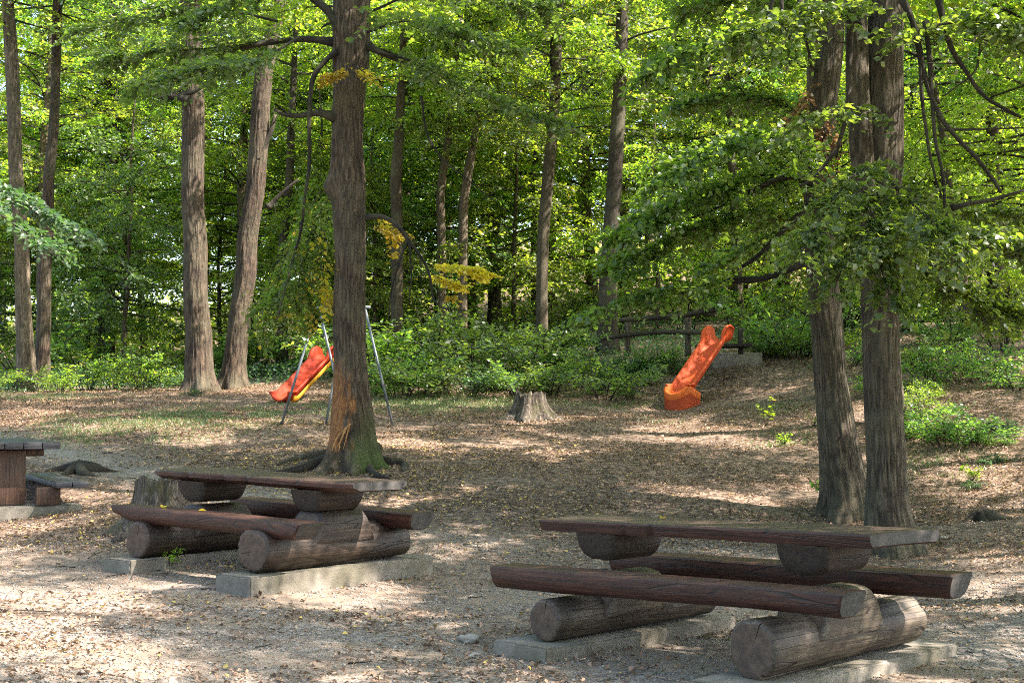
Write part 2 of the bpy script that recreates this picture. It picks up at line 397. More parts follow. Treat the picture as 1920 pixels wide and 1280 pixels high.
lit = t.ramp(t.math('ADD', t.math('MULTIPLY', fine, .5), t.math('MULTIPLY', t.n('RGBToBW', {0: t.n('TexVoronoi', {'Vector': P, 'Scale': 17.0}).outputs['Color']}).outputs[0], .5)),
             [(.3, (.046, .031, .021)), (.5, (.14, .096, .067)), (.7, (.28, .20, .145))])
edge = t.math('ADD', Yv, t.math('MULTIPLY', t.math('SUBTRACT', big, .5), 14.0))
fl = t.ramp(t.math('MULTIPLY', edge, .04), [(.46, (0, 0, 0)), (.66, (1, 1, 1))])
patch = t.math('MULTIPLY', t.ramp(t.noise(P, 1.6, 5, .7), [(.52, (0, 0, 0)), (.62, (1, 1, 1))]), .8)
f2 = t.math('MAXIMUM', fl, patch)
pd = t.math('MULTIPLY', t.math('ADD', t.math('ADD', sp.outputs[0], 8.0), t.math('MULTIPLY', t.math('SUBTRACT', Yv, 22.0), 1.05)), .69)
pm = t.math('MULTIPLY', t.math('SUBTRACT', 1.0, t.math('MINIMUM', t.math('ABSOLUTE', t.math('ADD', pd, t.math('MULTIPLY', t.math('SUBTRACT', t.noise(P, 1.3, 4), .5), 1.2))), 1.0)), t.ramp(t.math('MULTIPLY', Yv, .04), [(.60, (0, 0, 0)), (.68, (1, 1, 1))]))
col = t.mix(t.math('MULTIPLY', pm, .8), t.mix(f2, sand, lit), t.ramp(fine, [(.3, (.16, .145, .12)), (.7, (.34, .31, .27))]))
t.pr(out, col, .95, t.bump(t.math('ADD', t.math('MULTIPLY', fine, .7), mid), .9, .03)); M['forest_floor'] = m

# ------------------------------------------------------------------ the ground sheet
def axis_pts(segs):
    out = []
    for a, b, s in segs: out.append(np.arange(a, b, s))
    out.append([segs[-1][1]]); return np.concatenate(out)
gx = axis_pts([(-420, -60, 40), (-60, -20, 2), (-20, -9, .35), (-9, 9, .09), (9, 20, .35), (20, 60, 2), (60, 420, 40)])
gy = axis_pts([(-420, -20, 40), (-20, 5, 1.0), (5, 20, .09), (20, 34, .13), (34, 60, .7), (60, 120, 3), (120, 500, 40)])
GX, GY = np.meshgrid(gx, gy)
GZ = ground_z(GX, GY)
nx, ny = len(gx), len(gy)
I = (np.arange(ny - 1)[:, None] * nx + np.arange(nx - 1)[None]).ravel()
me = np_mesh('ground', np.stack([GX, GY, GZ], -1).reshape(-1, 3), [np.stack([I, I + 1, I + nx + 1, I + nx], -1)], M['forest_floor'], True)
tag(link('ground', me), kind='structure')

# ------------------------------------------------------------------ ground cover nobody could count
def leaf_cards(P, D, Nn, L, W, tint, fold=.18, fine=False):
    """P base points, D axis, Nn normal. Folded leaves. returns verts, faces, tint"""
    D = D / (np.linalg.norm(D, axis=1)[:, None] + 1e-9)
    Sd = np.cross(D, Nn); Sd /= np.linalg.norm(Sd, axis=1)[:, None] + 1e-9
    Nn = np.cross(Sd, D)
    L = np.asarray(L)[:, None] * np.ones((len(P), 1)); W = np.asarray(W)[:, None] * np.ones((len(P), 1)); n = len(P)
    if not fine:
        V = np.stack([P, P + D * L * .45 + Sd * W * .5 + Nn * W * fold, P + D * L, P + D * L * .45 - Sd * W * .5 + Nn * W * fold], 1)
        i = np.arange(n)[:, None] * 4
        Fc = [np.concatenate([i + [0, 1, 2], i + [0, 2, 3]])]
        k = 4
    else:
        V = np.stack([P, P + D * L * .12 + Sd * W * .38 + Nn * W * fold * .6, P + D * L * .55 + Sd * W * .5 + Nn * W * fold, P + D * L - Nn * L * .12,
                      P + D * L * .55 - Sd * W * .5 + Nn * W * fold, P + D * L * .12 - Sd * W * .38 + Nn * W * fold * .6], 1)
        i = np.arange(n)[:, None] * 6
        Fc = [np.concatenate([i + [0, 1, 2, 3], i + [0, 3, 4, 5]])]
        k = 6
    return V.reshape(-1, 3), Fc, np.repeat(tint, k)
def unit(n, rng):
    v = rng.normal(size=(n, 3)); return v / np.linalg.norm(v, axis=1)[:, None]

def view_scatter(n, rng, y0, y1, pw=1.0, margin=1.12):
    """points in the wedge the photo could see, plus a margin, density uniform per area^pw"""
    Y = y0 + (y1 - y0) * rng.random(n * 2) ** pw
    X = (rng.random(n * 2) * 2 - 1) * (y1 * .36 * margin + .8)
    k = np.abs(X) < Y * .36 * margin + .8
    return X[k][:n], Y[k][:n]

rng = np.random.default_rng(21)
# fallen leaves
X, Y = view_scatter(330000, rng, 6.5, 33)
dens = np.clip(.20 + 1.3 * noise2(X * .55, Y * .9, 31) + .7 * noise2(X * 1.9, Y * 2.6, 32) + np.clip((Y - 12) / 6, 0, 1) * .5, .045, 1)
pathm = np.exp(-(((X + 8 - (22 - Y) * 1.05) / 1.45) / .75) ** 2) * (Y > 15.5)
dens *= 1 - .75 * pathm
k = rng.random(len(X)) < dens; X, Y = X[k], Y[k]
n = len(X); Z = ground_z(X, Y) + .006 + rng.random(n) * .014
D = np.stack([rng.normal(size=n), rng.normal(size=n), rng.normal(size=n) * .3], 1); N_ = np.stack([rng.normal(size=n) * .42, rng.normal(size=n) * .42, np.ones(n)], 1)
sz = .021 + .036 * rng.random(n) ** 2.2
tn = rng.random(n) ** 1.15
yl = np.exp(-((X + 2.6) / 3.0) ** 2 - ((Y - 18) / 5.0) ** 2)
tn = np.where(rng.random(n) < .30 * yl, .9 + .1 * rng.random(n), tn * np.where(rng.random(n) < .8, .88, 1))
V, Fc, T_ = leaf_cards(np.stack([X, Y, Z], 1), D, N_, sz, sz * (.45 + .4 * rng.random(n)), tn, .3)
tag(link('fallen_leaves', np_mesh('fallen_leaves', V, Fc, M['leaf_litter_mat'], tint=T_)), 'brown and yellow fallen leaves scattered over the ground', 'fallen leaves', kind='stuff')
# crumbled leaf and bark debris in drifts
rng = np.random.default_rng(23)
X, Y = view_scatter(190000, rng, 6.5, 20)
dens = np.clip(.12 + 2.2 * noise2(X * .9, Y * 1.3, 35) + 1.5 * noise2(X * 3.1, Y * 4.0, 36), .02, 1); k = rng.random(len(X)) < dens; X, Y = X[k], Y[k]; n = len(X)
Z = ground_z(X, Y) + .004 + rng.random(n) * .008; sz = .010 + .022 * rng.random(n) ** 2
V, Fc, T_ = leaf_cards(np.stack([X, Y, Z], 1), rng.normal(size=(n, 3)) * [1, 1, .2], np.stack([rng.normal(size=n) * .3, rng.normal(size=n) * .3, np.ones(n)], 1), sz, sz * (.2 + .4 * rng.random(n)), rng.random(n) * .62, .2)
tag(link('leaf_debris', np_mesh('leaf_debris', V, Fc, M['leaf_litter_mat'], tint=T_)), 'crumbled brown leaf and bark debris lying in drifts on the gravel', 'leaf debris', kind='stuff')
# gravel
X, Y = view_scatter(150000, rng, 6.5, 20, .9)
dens = np.clip(.5 + 1.3 * noise2(X * .7, Y * .9, 41) - np.clip((Y - 12.5) / 6, 0, 1) * .6, .02, 1)
k = rng.random(len(X)) < dens; X, Y = X[k], Y[k]; n = len(X)
ico = np.array([[1, 0, 0], [0, 1, 0], [-1, 0, 0], [0, -1, 0], [0, 0, 1], [0, 0, -1]], float)
icf = np.array([[0, 1, 4], [1, 2, 4], [2, 3, 4], [3, 0, 4], [1, 0, 5], [2, 1, 5], [3, 2, 5], [0, 3, 5]])
def stones(X, Y, r, rng, name, label, cat, kind='stuff', sink=.35):
    n = len(X); C = np.stack([X, Y, ground_z(X, Y) + r * (.5 - sink)], 1)
    th = rng.random(n) * 6.28; c, s = np.cos(th), np.sin(th)
    V = ico[None] * (r[:, None, None] * np.array([1, 1, .6]) * (.65 + .6 * rng.random((n, 6, 3))))
    V = np.stack([V[..., 0] * c[:, None] - V[..., 1] * s[:, None], V[..., 0] * s[:, None] + V[..., 1] * c[:, None], V[..., 2]], -1) + C[:, None]
    Fc = (icf[None] + np.arange(n)[:, None, None] * 6).reshape(-1, 3)
    return tag(link(name, np_mesh(name, V.reshape(-1, 3), [Fc], M['stone'], tint=np.repeat(rng.random(n), 6))), label, cat, kind=kind)
stones(X, Y, .004 + .006 * rng.random(n) + .014 * rng.random(n) ** 8, rng, 'gravel', 'small grey gravel stones trodden into the ground', 'gravel')
# dead twigs
rng = np.random.default_rng(29); X, Y = view_scatter(520, rng, 6.8, 26); mb = MB()
for x, y in zip(X, Y):
    a = rng.random() * 6.28; l = .06 + .22 * rng.random() ** 2; q = [(x + math.cos(a + w) * l * t_, y + math.sin(a + w) * l * t_) for t_, w in ((0, 0), (.5, rng.normal() * .2), (1, rng.normal() * .3))]
    mb.tube([(u, v, gz(u, v) + .007 + .006 * k_) for k_, (u, v) in enumerate(q)], np.array([1, .8, .5]) * (.002 + .004 * rng.random()), 4)
tag(mb.build('dead_twigs', M['bark_main']), 'thin dead twigs littered over the ground', 'twigs', kind='stuff')
# grass
GP = [(270, 790, 1.9, 1.0), (200, 805, 1.3, .7), (350, 785, 1.5, .6), (430, 775, 1.3, .7), (520, 775, 1.2, .7), (600, 772, 1.0, .6), (800, 765, 1.6, .8), (870, 752, 1.6, .8), (770, 750, 1.4, .6),
      (930, 760, .8, .5), (1150, 752, 1.2, .5), (1090, 745, 1.2, .6), (1480, 820, .5, .3), (1460, 838, .4, .25), (1450, 765, .6, .4), (60, 745, 2.0, .6), (1750, 875, .8, .4), (1240, 790, .5, .2)]
Ps = []
for (px, py, rx, ry) in GP:
    c = ground_at(px, py); n = int(1500 * rx * ry * 1.6)
    Ps.append(np.stack([c[0] + rng.normal(size=n) * rx * .55, c[1] + rng.normal(size=n) * ry * 1.3], 1))
Ps = np.concatenate(Ps); n = len(Ps)
kk = noise2(Ps[:, 0] * 2.2, Ps[:, 1] * 2.2, 51) > -.14; Ps = Ps[kk]; n = len(Ps)
Pz = ground_z(Ps[:, 0], Ps[:, 1])
D = np.stack([rng.normal(size=n) * .55, rng.normal(size=n) * .55, np.full(n, .8)], 1)
V, Fc, T_ = leaf_cards(np.stack([Ps[:, 0], Ps[:, 1], Pz - .005], 1), D, unit(n, rng), .03 + .07 * rng.random(n), np.full(n, .012), rng.random(n), .1)
tag(link('grass', np_mesh('grass', V, Fc, M['grass_mat'], tint=T_)), 'thin green grass growing in patches on the slope', 'grass', kind='stuff')

# ------------------------------------------------------------------ wooden pieces
def log_piece(name, mats, L, r0, r1, parent, loc, crack=None, axis='y', flat_top=None, flat_bottom=None, seed=0, noise=.05, slant=0.0, bevel=.02, knots=(), chip=0, rotz=0, grooves=0, sq=1.0):
    """log along local Y centred at loc; r0 at -Y end. flat_top / flat_bottom cut it with a plane at that height"""
    rg = np.random.default_rng(seed + 100)
    th = np.linspace(0, 2 * np.pi, 90, endpoint=False)
    cr = crack if crack is not None else 1.2
    th = np.sort(np.concatenate([th, [cr - .045, cr, cr + .045]]))
    n = int(L / .04) + 2
    ys = np.concatenate([[-L / 2, -L / 2 + bevel * .3, -L / 2 + bevel], np.linspace(-L / 2 + bevel * 2, L / 2 - bevel * 2, n), [L / 2 - bevel, L / 2 - bevel * .3, L / 2]])
    rr = np.interp(ys, [-L / 2, L / 2], [r0, r1])[:, None] * np.ones((1, len(th)))
    c = np.cos(th)[None] * 1.1 + seed * 3.3; s_ = np.sin(th)[None] * 1.1 + ys[:, None] * 1.0
    rr = rr * (1 + noise * (1.3 * noise2(c, s_, 61 + seed) + .7 * noise2(c * 3 + 5, s_ * .8, 62 + seed) + .5 * noise2(c * 9, s_ * .7, 63 + seed)))
    for g_ in range(grooves):
        t0 = rg.uniform(1.4, 5.2); yc = rg.uniform(-.8, .8) * L / 2; hl = rg.uniform(.25, .7); gw = rg.uniform(.05, .11)
        cen = t0 + .12 * noise2(ys * 2.2, ys * 0 + g_ * 3.1, seed)[:, None]
        rr = rr - rg.uniform(.014, .036) * np.exp(-(((th[None] - cen + np.pi) % (2 * np.pi) - np.pi) / gw) ** 2) * np.clip(1 - np.abs((ys[:, None] - yc) / hl) ** 3, 0, 1)
    for (ky, kt, kr, kh) in knots:
        d = ((ys[:, None] - ky) / kr) ** 2 + (((th[None] - kt + np.pi) % (2 * np.pi) - np.pi) * r0 / kr) ** 2
        rr = rr + kh * np.exp(-d)
    e = np.minimum(ys + L / 2, L / 2 - ys)[:, None]
    rr = rr - bevel * (1 - np.clip(e / bevel, 0, 1)) ** 2
    ic = int(np.argmin(np.abs(th - cr)))
    if crack is not None: rr[:, ic] -= .035 * np.exp(-(ys + L / 2) / .25)
    Xc = rr * (np.sign(np.cos(th)) * np.abs(np.cos(th)) ** sq)[None]; Zc = rr * (np.sign(np.sin(th)) * np.abs(np.sin(th)) ** sq)[None]; Yc = ys[:, None] + 0 * Xc
    if flat_top is not None: Zc = np.minimum(Zc, flat_top + 0.004 * noise2(Xc * 20, Yc * 6, seed))
    if flat_bottom is not None: Zc = np.maximum(Zc, flat_bottom)
    if slant: Yc = Yc + np.where(ys < 0, -1, 1)[:, None] * (np.abs(ys)[:, None] / (L / 2)) ** 3 * (-slant) * Zc
    m = len(th); V = np.stack([Xc, Yc, Zc], -1).reshape(-1, 3); N = len(ys)
    i = np.arange(N - 1)[:, None] * m; j = np.arange(m)[None]; j2 = (j + 1) % m
    Q = np.stack([i + j, i + m + j, i + m + j2, i + j2], -1).reshape(-1, 4); mi = [0] * len(Q)
    Vs = [V]; Qs = [Q]; Ts = []; off = len(V)
    for end, row in ((0, 0), (1, N - 1)):
        base = V[row * m:(row + 1) * m]; cen = base.mean(0) * [1, 1, 1]
        prev = row * m + np.arange(m)
        for kf, f in enumerate((.8, .55, .3, .1)):
            ringv = cen + (base - cen) * f
            ringv[:, 1] += (-1 if end == 0 else 1) * (.004 * noise2(ringv[:, 0] * 30, ringv[:, 2] * 30, seed + kf))
            if crack is not None: ringv[ic, 1] += (.10 if end == 0 else -.10) * (1 if f > .2 else .6)
            cur = off + np.arange(m); j = np.arange(m); j2 = (j + 1) % m
            q = np.stack([prev[j], prev[j2], cur[j2], cur[j]], -1)
            if end == 1: q = q[:, ::-1]
            Vs.append(ringv); Qs.append(q); mi += [1] * m; off += m; prev = cur
        Vs.append(cen[None]); j = np.arange(m); j2 = (j + 1) % m
        tq = np.stack([prev[j], prev[j2], np.full(m, off)], -1)
        if end == 1: tq = tq[:, ::-1]
        Ts.append(tq); off += 1
    if crack is not None:
        q = mi
    me = np_mesh(name, np.concatenate(Vs), [np.concatenate(Qs), np.concatenate(Ts)], mats, True, mat_idx=mi + [1] * (2 * m))
    o = link(name, me, parent); o.location = loc; o.rotation_euler = (0, 0, rotz)
    try: me.set_sharp_from_angle(angle=math.radians(38))
    except Exception: pass
    return o

def sweep_x(name, mats, stations, parent, loc, endmat=True):
    """stations: list of (x, [(y,z)...]) cross-sections of equal count; closed; fan caps"""
    m = len(stations[0][1]); V = []; 
    for x, pr in stations:
        for p in pr: V.append((x + (p[2] if len(p) > 2 else 0), p[0], p[1]))
    V = np.array(V); N = len(stations)
    i = np.arange(N - 1)[:, None] * m; j = np.arange(m)[None]; j2 = (j + 1) % m
    Q = np.stack([i + j, i + j2, i + m + j2, i + m + j], -1).reshape(-1, 4)
    c0 = V[:m].mean(0); c1 = V[-m:].mean(0); a = len(V); V = np.vstack([V, c0, c1]); j = np.arange(m); j2 = (j + 1) % m
    T = np.concatenate([np.stack([j2, j, np.full(m, a)], -1), np.stack([(N - 1) * m + j, (N - 1) * m + j2, np.full(m, a + 1)], -1)])
    vol = np.einsum('ij,ij->i', V[Q[:, 0]], np.cross(V[Q[:, 1]], V[Q[:, 2]])).sum() + np.einsum('ij,ij->i', V[Q[:, 0]], np.cross(V[Q[:, 2]], V[Q[:, 3]])).sum()
    if vol < 0: Q = Q[:, ::-1]; T = T[:, ::-1]
    me = np_mesh(name, V, [Q, T], mats, True, mat_idx=[0] * len(Q) + [1] * len(T))
    try: me.set_sharp_from_angle(angle=math.radians(32))
    except Exception: pass
    return link(name, me, parent, loc)

def bench_seat(L, w, h, seed, parent, loc, slantl=.0, slantr=.06, wav=.02, tiltz=0.0, drop=0.0):
    """half log, flat top; front face (−y) near vertical, rounded belly"""
    st = []
    for x in np.concatenate([[-L, -L + .012], np.linspace(-L + .04, L - .04, 46), [L - .012, L]]):
        t = x / L; ww = w * (1 + .06 * noise2(np.array(x * 1.3), np.array(seed * 2.2), seed) * 2)
        f = float(noise2(np.array([x * 1.5]), np.array([seed + .3]), 71)[0]) * wav * 2
        hh = h * (1 + .10 * float(noise2(np.array([x * 1.1]), np.array([seed + 5.3]), 72)[0]) * 2)
        hh *= 1 - drop * max(0, (-t - .72) / .28) ** 1.5
        e = min(x + L, L - x); bv = .010 * (1 - min(1, e / .012))
        y0 = -ww / 2 + f + bv; y1 = ww / 2 - bv; pr = []
        pts = [(y1 - .012, 0), (y1, -.012)]
        for a in np.linspace(0, np.pi, 15):
            yy = (y0 + y1) / 2 + (y1 - y0) / 2 * math.copysign(abs(math.cos(a)) ** .42, math.cos(a)); zz = -.02 - (hh - .02) * math.sin(a) ** .9
            pts.append((yy, zz + bv))
        pts += [(y0, -.012), (y0 + .012, 0)] + [(y0 + (y1 - y0) * q, .003 * math.sin(x * 9 + q * 5)) for q in (.25, .5, .75)]
        # angled ends
        sl = (slantr if x > 0 else -slantl)
        pts = [(p[0], p[1] + tiltz * x, sl * (abs(t) ** 6) * (1 + p[1] / hh)) for p in pts]
        st.append((x, pts))
    return sweep_x('bench_seat', [M['wood_red'], M['end_grey']], st, parent, loc)

def table_top(L, W, th, seed, parent, loc, notches=(), inset=.02, front_bevel=.03, cornercut=0.0, slantl=0.0, slantr=0.0):
    st = []
    for x in np.concatenate([[-L, -L + .01], np.linspace(-L + .03, L - .03, 90), [L - .01, L]]):
        w0 = 1 + .0; nz = lambda k: float(noise2(np.array([x * 1.4 + k]), np.array([seed * 1.7 + k]), 81)[0]) + .4 * float(noise2(np.array([x * 5 + k]), np.array([seed * 1.7]), 82)[0])
        yf = -W + .03 * nz(0) ; yb = W + .03 * nz(4)
        for (nx_, nd, nw) in notches: yf += nd * math.exp(-((x - nx_) / nw) ** 2)
        e = min(x + L, L - x); bv = .012 * (1 - min(1, e / .012))
        if cornercut: 
            c = max(0, cornercut - e); yf += c * .9 * (1 if x > 0 else .4)
        tt = th * (1 + .12 * nz(9))
        pts = [(yb - .012, 0 - bv * .5), (yb, -.012), (yb - .004, -tt * .5), (yb - inset, -tt + bv), ((yb + yf) / 2, -th + bv), (yf + inset, -tt + bv), (yf + .006, -tt * .55), (yf, -.014), (yf + .012, 0 - bv * .5)]
        pts += [(yf + (yb - yf) * q, .002 * math.sin(x * 7 + q * 9)) for q in (.2, .4, .6, .8)]
        s_ = slantr if x > 0 else -slantl
        pts = [(p[0], p[1], s_ * abs(x / L) ** 8 * (p[0] / W)) for p in pts]
        st.append((x, pts))
    o = sweep_x('tabletop', [M['wood_red'], M['end_grey'], M['wood_top']], st, parent, loc)
    # the upper face is greyer than the stained edges: its sheen put into the colour
    me = o.data; nrm = np.zeros(len(me.polygons) * 3); me.polygons.foreach_get('normal', nrm); nrm = nrm.reshape(-1, 3)
    mi = np.zeros(len(me.polygons), np.int32); me.polygons.foreach_get('material_index', mi)
    mi[(nrm[:, 2] > .8)] = 2; me.polygons.foreach_set('material_index', mi)
    return o

def picnic_table(cx, cy, yaw, tilt, z_top, z_bench, zl, rl, zr, rr_, ul, L, W, Lb, vb, seed, label, tn, tf, near_end=None, worn=False):
    root = empty('picnic_table', (cx, cy, 0), -yaw)
    tag(root, label, 'picnic table', 'rustic log picnic tables')
    inc = math.atan(tilt)
    k1 = M['wood_grey'] if not worn else M['wood_umber']
    Ll = tn + tf; cyl = (tf - tn) / 2
    def zt(u): return tilt * u
    log_piece('base_log', [k1, M['end_brown']], Ll, rl, rl * .92, root, (-ul, cyl, zl), crack=1.35, seed=seed, noise=.08, bevel=.018, grooves=3 if not worn else 8)
    log_piece('base_log', [k1, M['end_brown']], Ll, rr_, rr_ * .88, root, (ul, cyl, zr), crack=1.25 if not worn else 3.3, seed=seed + 1, noise=.09 if not worn else .16, bevel=.02, grooves=4 if not worn else 16,
              knots=((.35, 2.6, .06, .025), (-.3, 3.4, .09, .02)) if not worn else ((-.7, 2.3, .08, .03), (.2, 3.0, .15, .03), (.6, 2.2, .1, .035)))
    for s, z_, r_ in ((-1, zl, rl), (1, zr, rr_)):
        zb = z_ + r_ * .80; ztp = z_top + zt(s * ul) - .085
        mid = zb + (ztp - zb) * .46
        # lower saddle: half log, rounded side up, flat on top
        R = .195
        o = log_piece('saddle_block', [k1, M['end_brown']], .68, R, R, root, (s * ul, .02, zb - .03), flat_top=mid - zb + .03, flat_bottom=-.09, seed=seed + 3 + s, noise=.05, slant=.5, bevel=.03, sq=.62)
        # upper block: half log, flat side up under the top
        hh = ztp - mid
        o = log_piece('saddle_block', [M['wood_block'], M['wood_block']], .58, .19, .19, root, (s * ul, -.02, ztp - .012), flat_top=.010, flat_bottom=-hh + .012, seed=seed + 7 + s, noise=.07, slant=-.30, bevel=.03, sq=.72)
    t = table_top(L, W, .085, seed, root, (0, 0, z_top), notches=((-.60, .035, .02), (-.35, .045, .022), (.35, .012, .05)) if not worn else ((-.75, .03, .03), (-.28, .04, .05), (.05, .03, .04)),
                  inset=.02 if not worn else .075, cornercut=0 if not worn else .16, slantl=.05, slantr=.05)
    t.rotation_euler = (0, -inc, 0)
    b = bench_seat(Lb, .28, .155, seed + 2, root, (0, -vb + .14, z_bench), slantl=.02, slantr=.05 if not worn else .12, drop=0 if not worn else .5); b.rotation_euler = (0, -inc, 0)
    b = bench_seat(Lb, .30, .165, seed + 4, root, (.0, vb - .14, z_bench), slantl=.02, slantr=.05); b.rotation_euler = (0, -inc, 0)
    return root

def slab(px_center, yaw, u0, u1, v0, v1, ztop, h, C, label, chip=1, seed=0):
    """concrete footing in a table's own axes"""
    mb = bmesh.new(); bmesh.ops.create_cube(mb, size=1)
    for v in mb.verts: v.co = Vector(((u0 + u1) / 2 + v.co.x * (u1 - u0), (v0 + v1) / 2 + v.co.y * (v1 - v0), ztop - h / 2 + v.co.z * h))
    bmesh.ops.subdivide_edges(mb, edges=mb.edges[:], cuts=2, use_grid_fill=True)
    bmesh.ops.bevel(mb, geom=[e for e in mb.edges if e.calc_face_angle(0) > 1], offset=.012, segments=2, affect='EDGES')
    rg = random.Random(seed)
    bmesh.ops.subdivide_edges(mb, edges=mb.edges[:], cuts=3, use_grid_fill=True)
    for v in mb.verts:
        q = .006 * (math.sin(v.co.x * 23 + seed) + math.sin(v.co.y * 17 + v.co.z * 31))
        v.co += Vector((rg.uniform(-.003, .003) + q * .5, rg.uniform(-.003, .003), rg.uniform(-.002, .002) + q * .4))
    me = bpy.data.meshes.new('concrete_footing'); mb.to_mesh(me); mb.free(); me.materials.append(M['concrete'])
    for p in me.polygons: p.use_smooth = True
    try: me.set_sharp_from_angle(angle=math.radians(40))
    except Exception: pass
    o = link('concrete_footing', me); o.location = (C[0], C[1], 0); o.rotation_euler = (0, 0, -yaw)
    tag(o, label, 'footing', 'concrete footings under the log tables')
    return o

# right table (nearest) and left table
CR = (1.422, 9.887); YR = .786
picnic_table(*CR, YR, .021, .806, .496, .135, .145, .140, .180, .874, 1.44, .33, 1.43, .79, 5,
             'dark log picnic table nearest the camera, on low slabs before the twin trunks', .83, 1.0)
slab(None, YR, -1.18, -.66, -1.02, 1.12, -.012, .30, CR, 'low worn concrete slab under the left log of the nearest picnic table', seed=1)
slab(None, YR, .60, 1.12, -1.10, 1.26, -.036, .30, CR, 'concrete slab at the bottom right, under the thick right log of the nearest table', seed=2)
CL = (-2.233, 13.158); YL = .681
picnic_table(*CL, YL, -.018, .991, .682, .402, .165, .400, .185, .79, 1.35, .36, 1.23, .85, 15,
             'dark log picnic table on high slabs before the grey stump, left of centre', .885, .9, worn=True)
slab(None, YL, -1.02, -.62, -1.08, 1.05, .245, .40, CL, 'high concrete block under the left log of the picnic table beside the grey stump', seed=3)
slab(None, YL, .58, 1.02, -1.10, 1.12, .222, .42, CL, 'long high concrete block under the right log of the table left of centre', seed=4)

# plank table at the left edge
pc = at(40, 948, 16.3)
root = empty('plank_table', (pc[0], pc[1], 0), 0)
tag(root, 'plank picnic table with board legs cut off by the left photo edge', 'picnic table')
ub = np.array([-.45, .89]); vbv = np.array([.89, .45])
def pt(px, Y): return at(px, 900, Y)[0]
zs0 = at(40, 948, 16.3)[2]
ang = math.atan2(.45, .89)    # local x = along the visible end, local y = away along the boards
root.rotation_euler = (0, 0, ang)
def loc_of(px, Y): 
    X = at(px, 900, Y)[0] - pc[0]; Yy = Y - pc[1]; c, s = math.cos(-ang), math.sin(-ang); return X * c - Yy * s, X * s + Yy * c
xr, yr = loc_of(113, 16.45)
ztt = at(60, 829, 16.3)[2]
for k in range(4):
    mb = MB(); mb.box((xr - .10 - k * .205, yr + 1.3, ztt - .04), (.198, 2.6, .078), bev=.006)
    mb.build('top_plank', M['plank_blue'], root)
xl, yl_ = loc_of(8, 16.3)
mb = MB(); mb.box((xl + .03, yl_ + .16, (zs0 + ztt - .09) / 2), (.44, .09, ztt - .09 - zs0), bev=.008); mb.build('leg', M['plank_side'], root)
mb = MB(); mb.box((xl + .1, yl_ + .27, ztt - .125), (.74, .09, .09), bev=.02); mb.build('crosspiece', M['plank_side'], root)
xs, ys_ = loc_of(167, 16.4); zse = at(140, 904, 16.3)[2]
for k in range(2):
    mb = MB(); mb.box((xs - .09 - k * .185, ys_ + 1.3, zse - .03), (.178, 2.6, .062), bev=.006); mb.build('seat_plank', M['plank_blue'], root)
xg, yg = loc_of(93, 16.4)
mb = MB(); mb.box((xg, yg + .10, (zs0 + zse - .062) / 2), (.27, .08, zse - .062 - zs0), bev=.008); mb.build('leg', M['plank_side'], root)
xg2, yg2 = loc_of(158, 16.3)
mb = MB(); mb.box(((xl + xg2) / 2 - .4, yl_ + .17, zs0 - .16), (abs(xg2 - xl) + .9, .42, .30), bev=.02)
o = mb.build('concrete_footing', M['concrete']); o.location = root.location; o.rotation_euler = root.rotation_euler
tag(o, 'pale concrete footing under the plank table at the left edge', 'footing')

# ------------------------------------------------------------------ stumps and roots
def stump(px, py, Y, h, rtop, rbase, seed, label, hollow=.12, nroot=7, group=None):
    c = at(px, py, Y); g = gz(c[0], c[1]); rg = np.random.default_rng(seed)
    th = np.linspace(0, 2 * np.pi, 96, endpoint=False); ph = rg.random(4) * 6
    zs = np.array([-.12, 0, .04, .09, .16, .25, .36, .5, .65, .8, .92, 1.0]); rows = []
    for z in zs:
        q = max(z, 0); r = rtop + (rbase - rtop) * (1 - q) ** 2.6
        lob = .5 + .5 * np.cos(nroot * th + ph[0] + .8 * np.sin(th * 2 + ph[1]))
        R = r * (1 + (.42 * (1 - q) ** 2) * (lob ** 2 - .3) + .07 * noise2(np.cos(th) * 5 + seed, np.sin(th) * 5 + q * .7, seed) * 2 + .06 * noise2(np.cos(th) * 14 + seed, np.sin(th) * 14 + q, seed + 1) * 2)
        zz = h * z * (1 + (.12 * noise2(np.cos(th) * 2.2, np.sin(th) * 2.2 + seed, seed + 2) * (q > .9)) * 2)
        if z == 1.0: zz = h * (.95 + .20 * noise2(np.cos(th) * 3, np.sin(th) * 3 + seed, seed + 2) + .16 * noise2(np.cos(th) * 11, np.sin(th) * 11 + seed, seed + 5))
        rows.append(np.stack([R * np.cos(th), R * np.sin(th), zz], -1))
    top = rows[-1]
    for f, dz in ((.86, -.01), (.7, -.06), (.45, -.5 * hollow - .05), (.2, -hollow)):
        t_ = top * [f, f, 1]; t_[:, 2] = h * .95 + dz + (top[:, 2] - h * .95) * f; rows.append(t_)
    V = np.concatenate(rows); m = len(th); N = len(rows)
    i = np.arange(N - 1)[:, None] * m; j = np.arange(m)[None]; j2 = (j + 1) % m
    Q = np.stack([i + j, i + j2, i + m + j2, i + m + j], -1).reshape(-1, 4)
    V = np.vstack([V, rows[-1].mean(0)]); j = np.arange(m)
    T = np.stack([(N - 1) * m + j, (N - 1) * m + (j + 1) % m, np.full(m, len(V) - 1)], -1)
    o = link('tree_stump', np_mesh('tree_stump', V, [Q, T], M['stump_wood'], True), None, (c[0], c[1], g))
    tag(o, label, 'stump', group); return o
cs = ground_at(1000, 786)
stump(996, 786, cs[1], .50, .27, .50, 3, 'weathered grey stump standing alone on the slope between the tree and orange slide')
stump(318, 950, 15.3, .59, .33, .58, 8, 'broad cracked grey stump right behind the left log table')

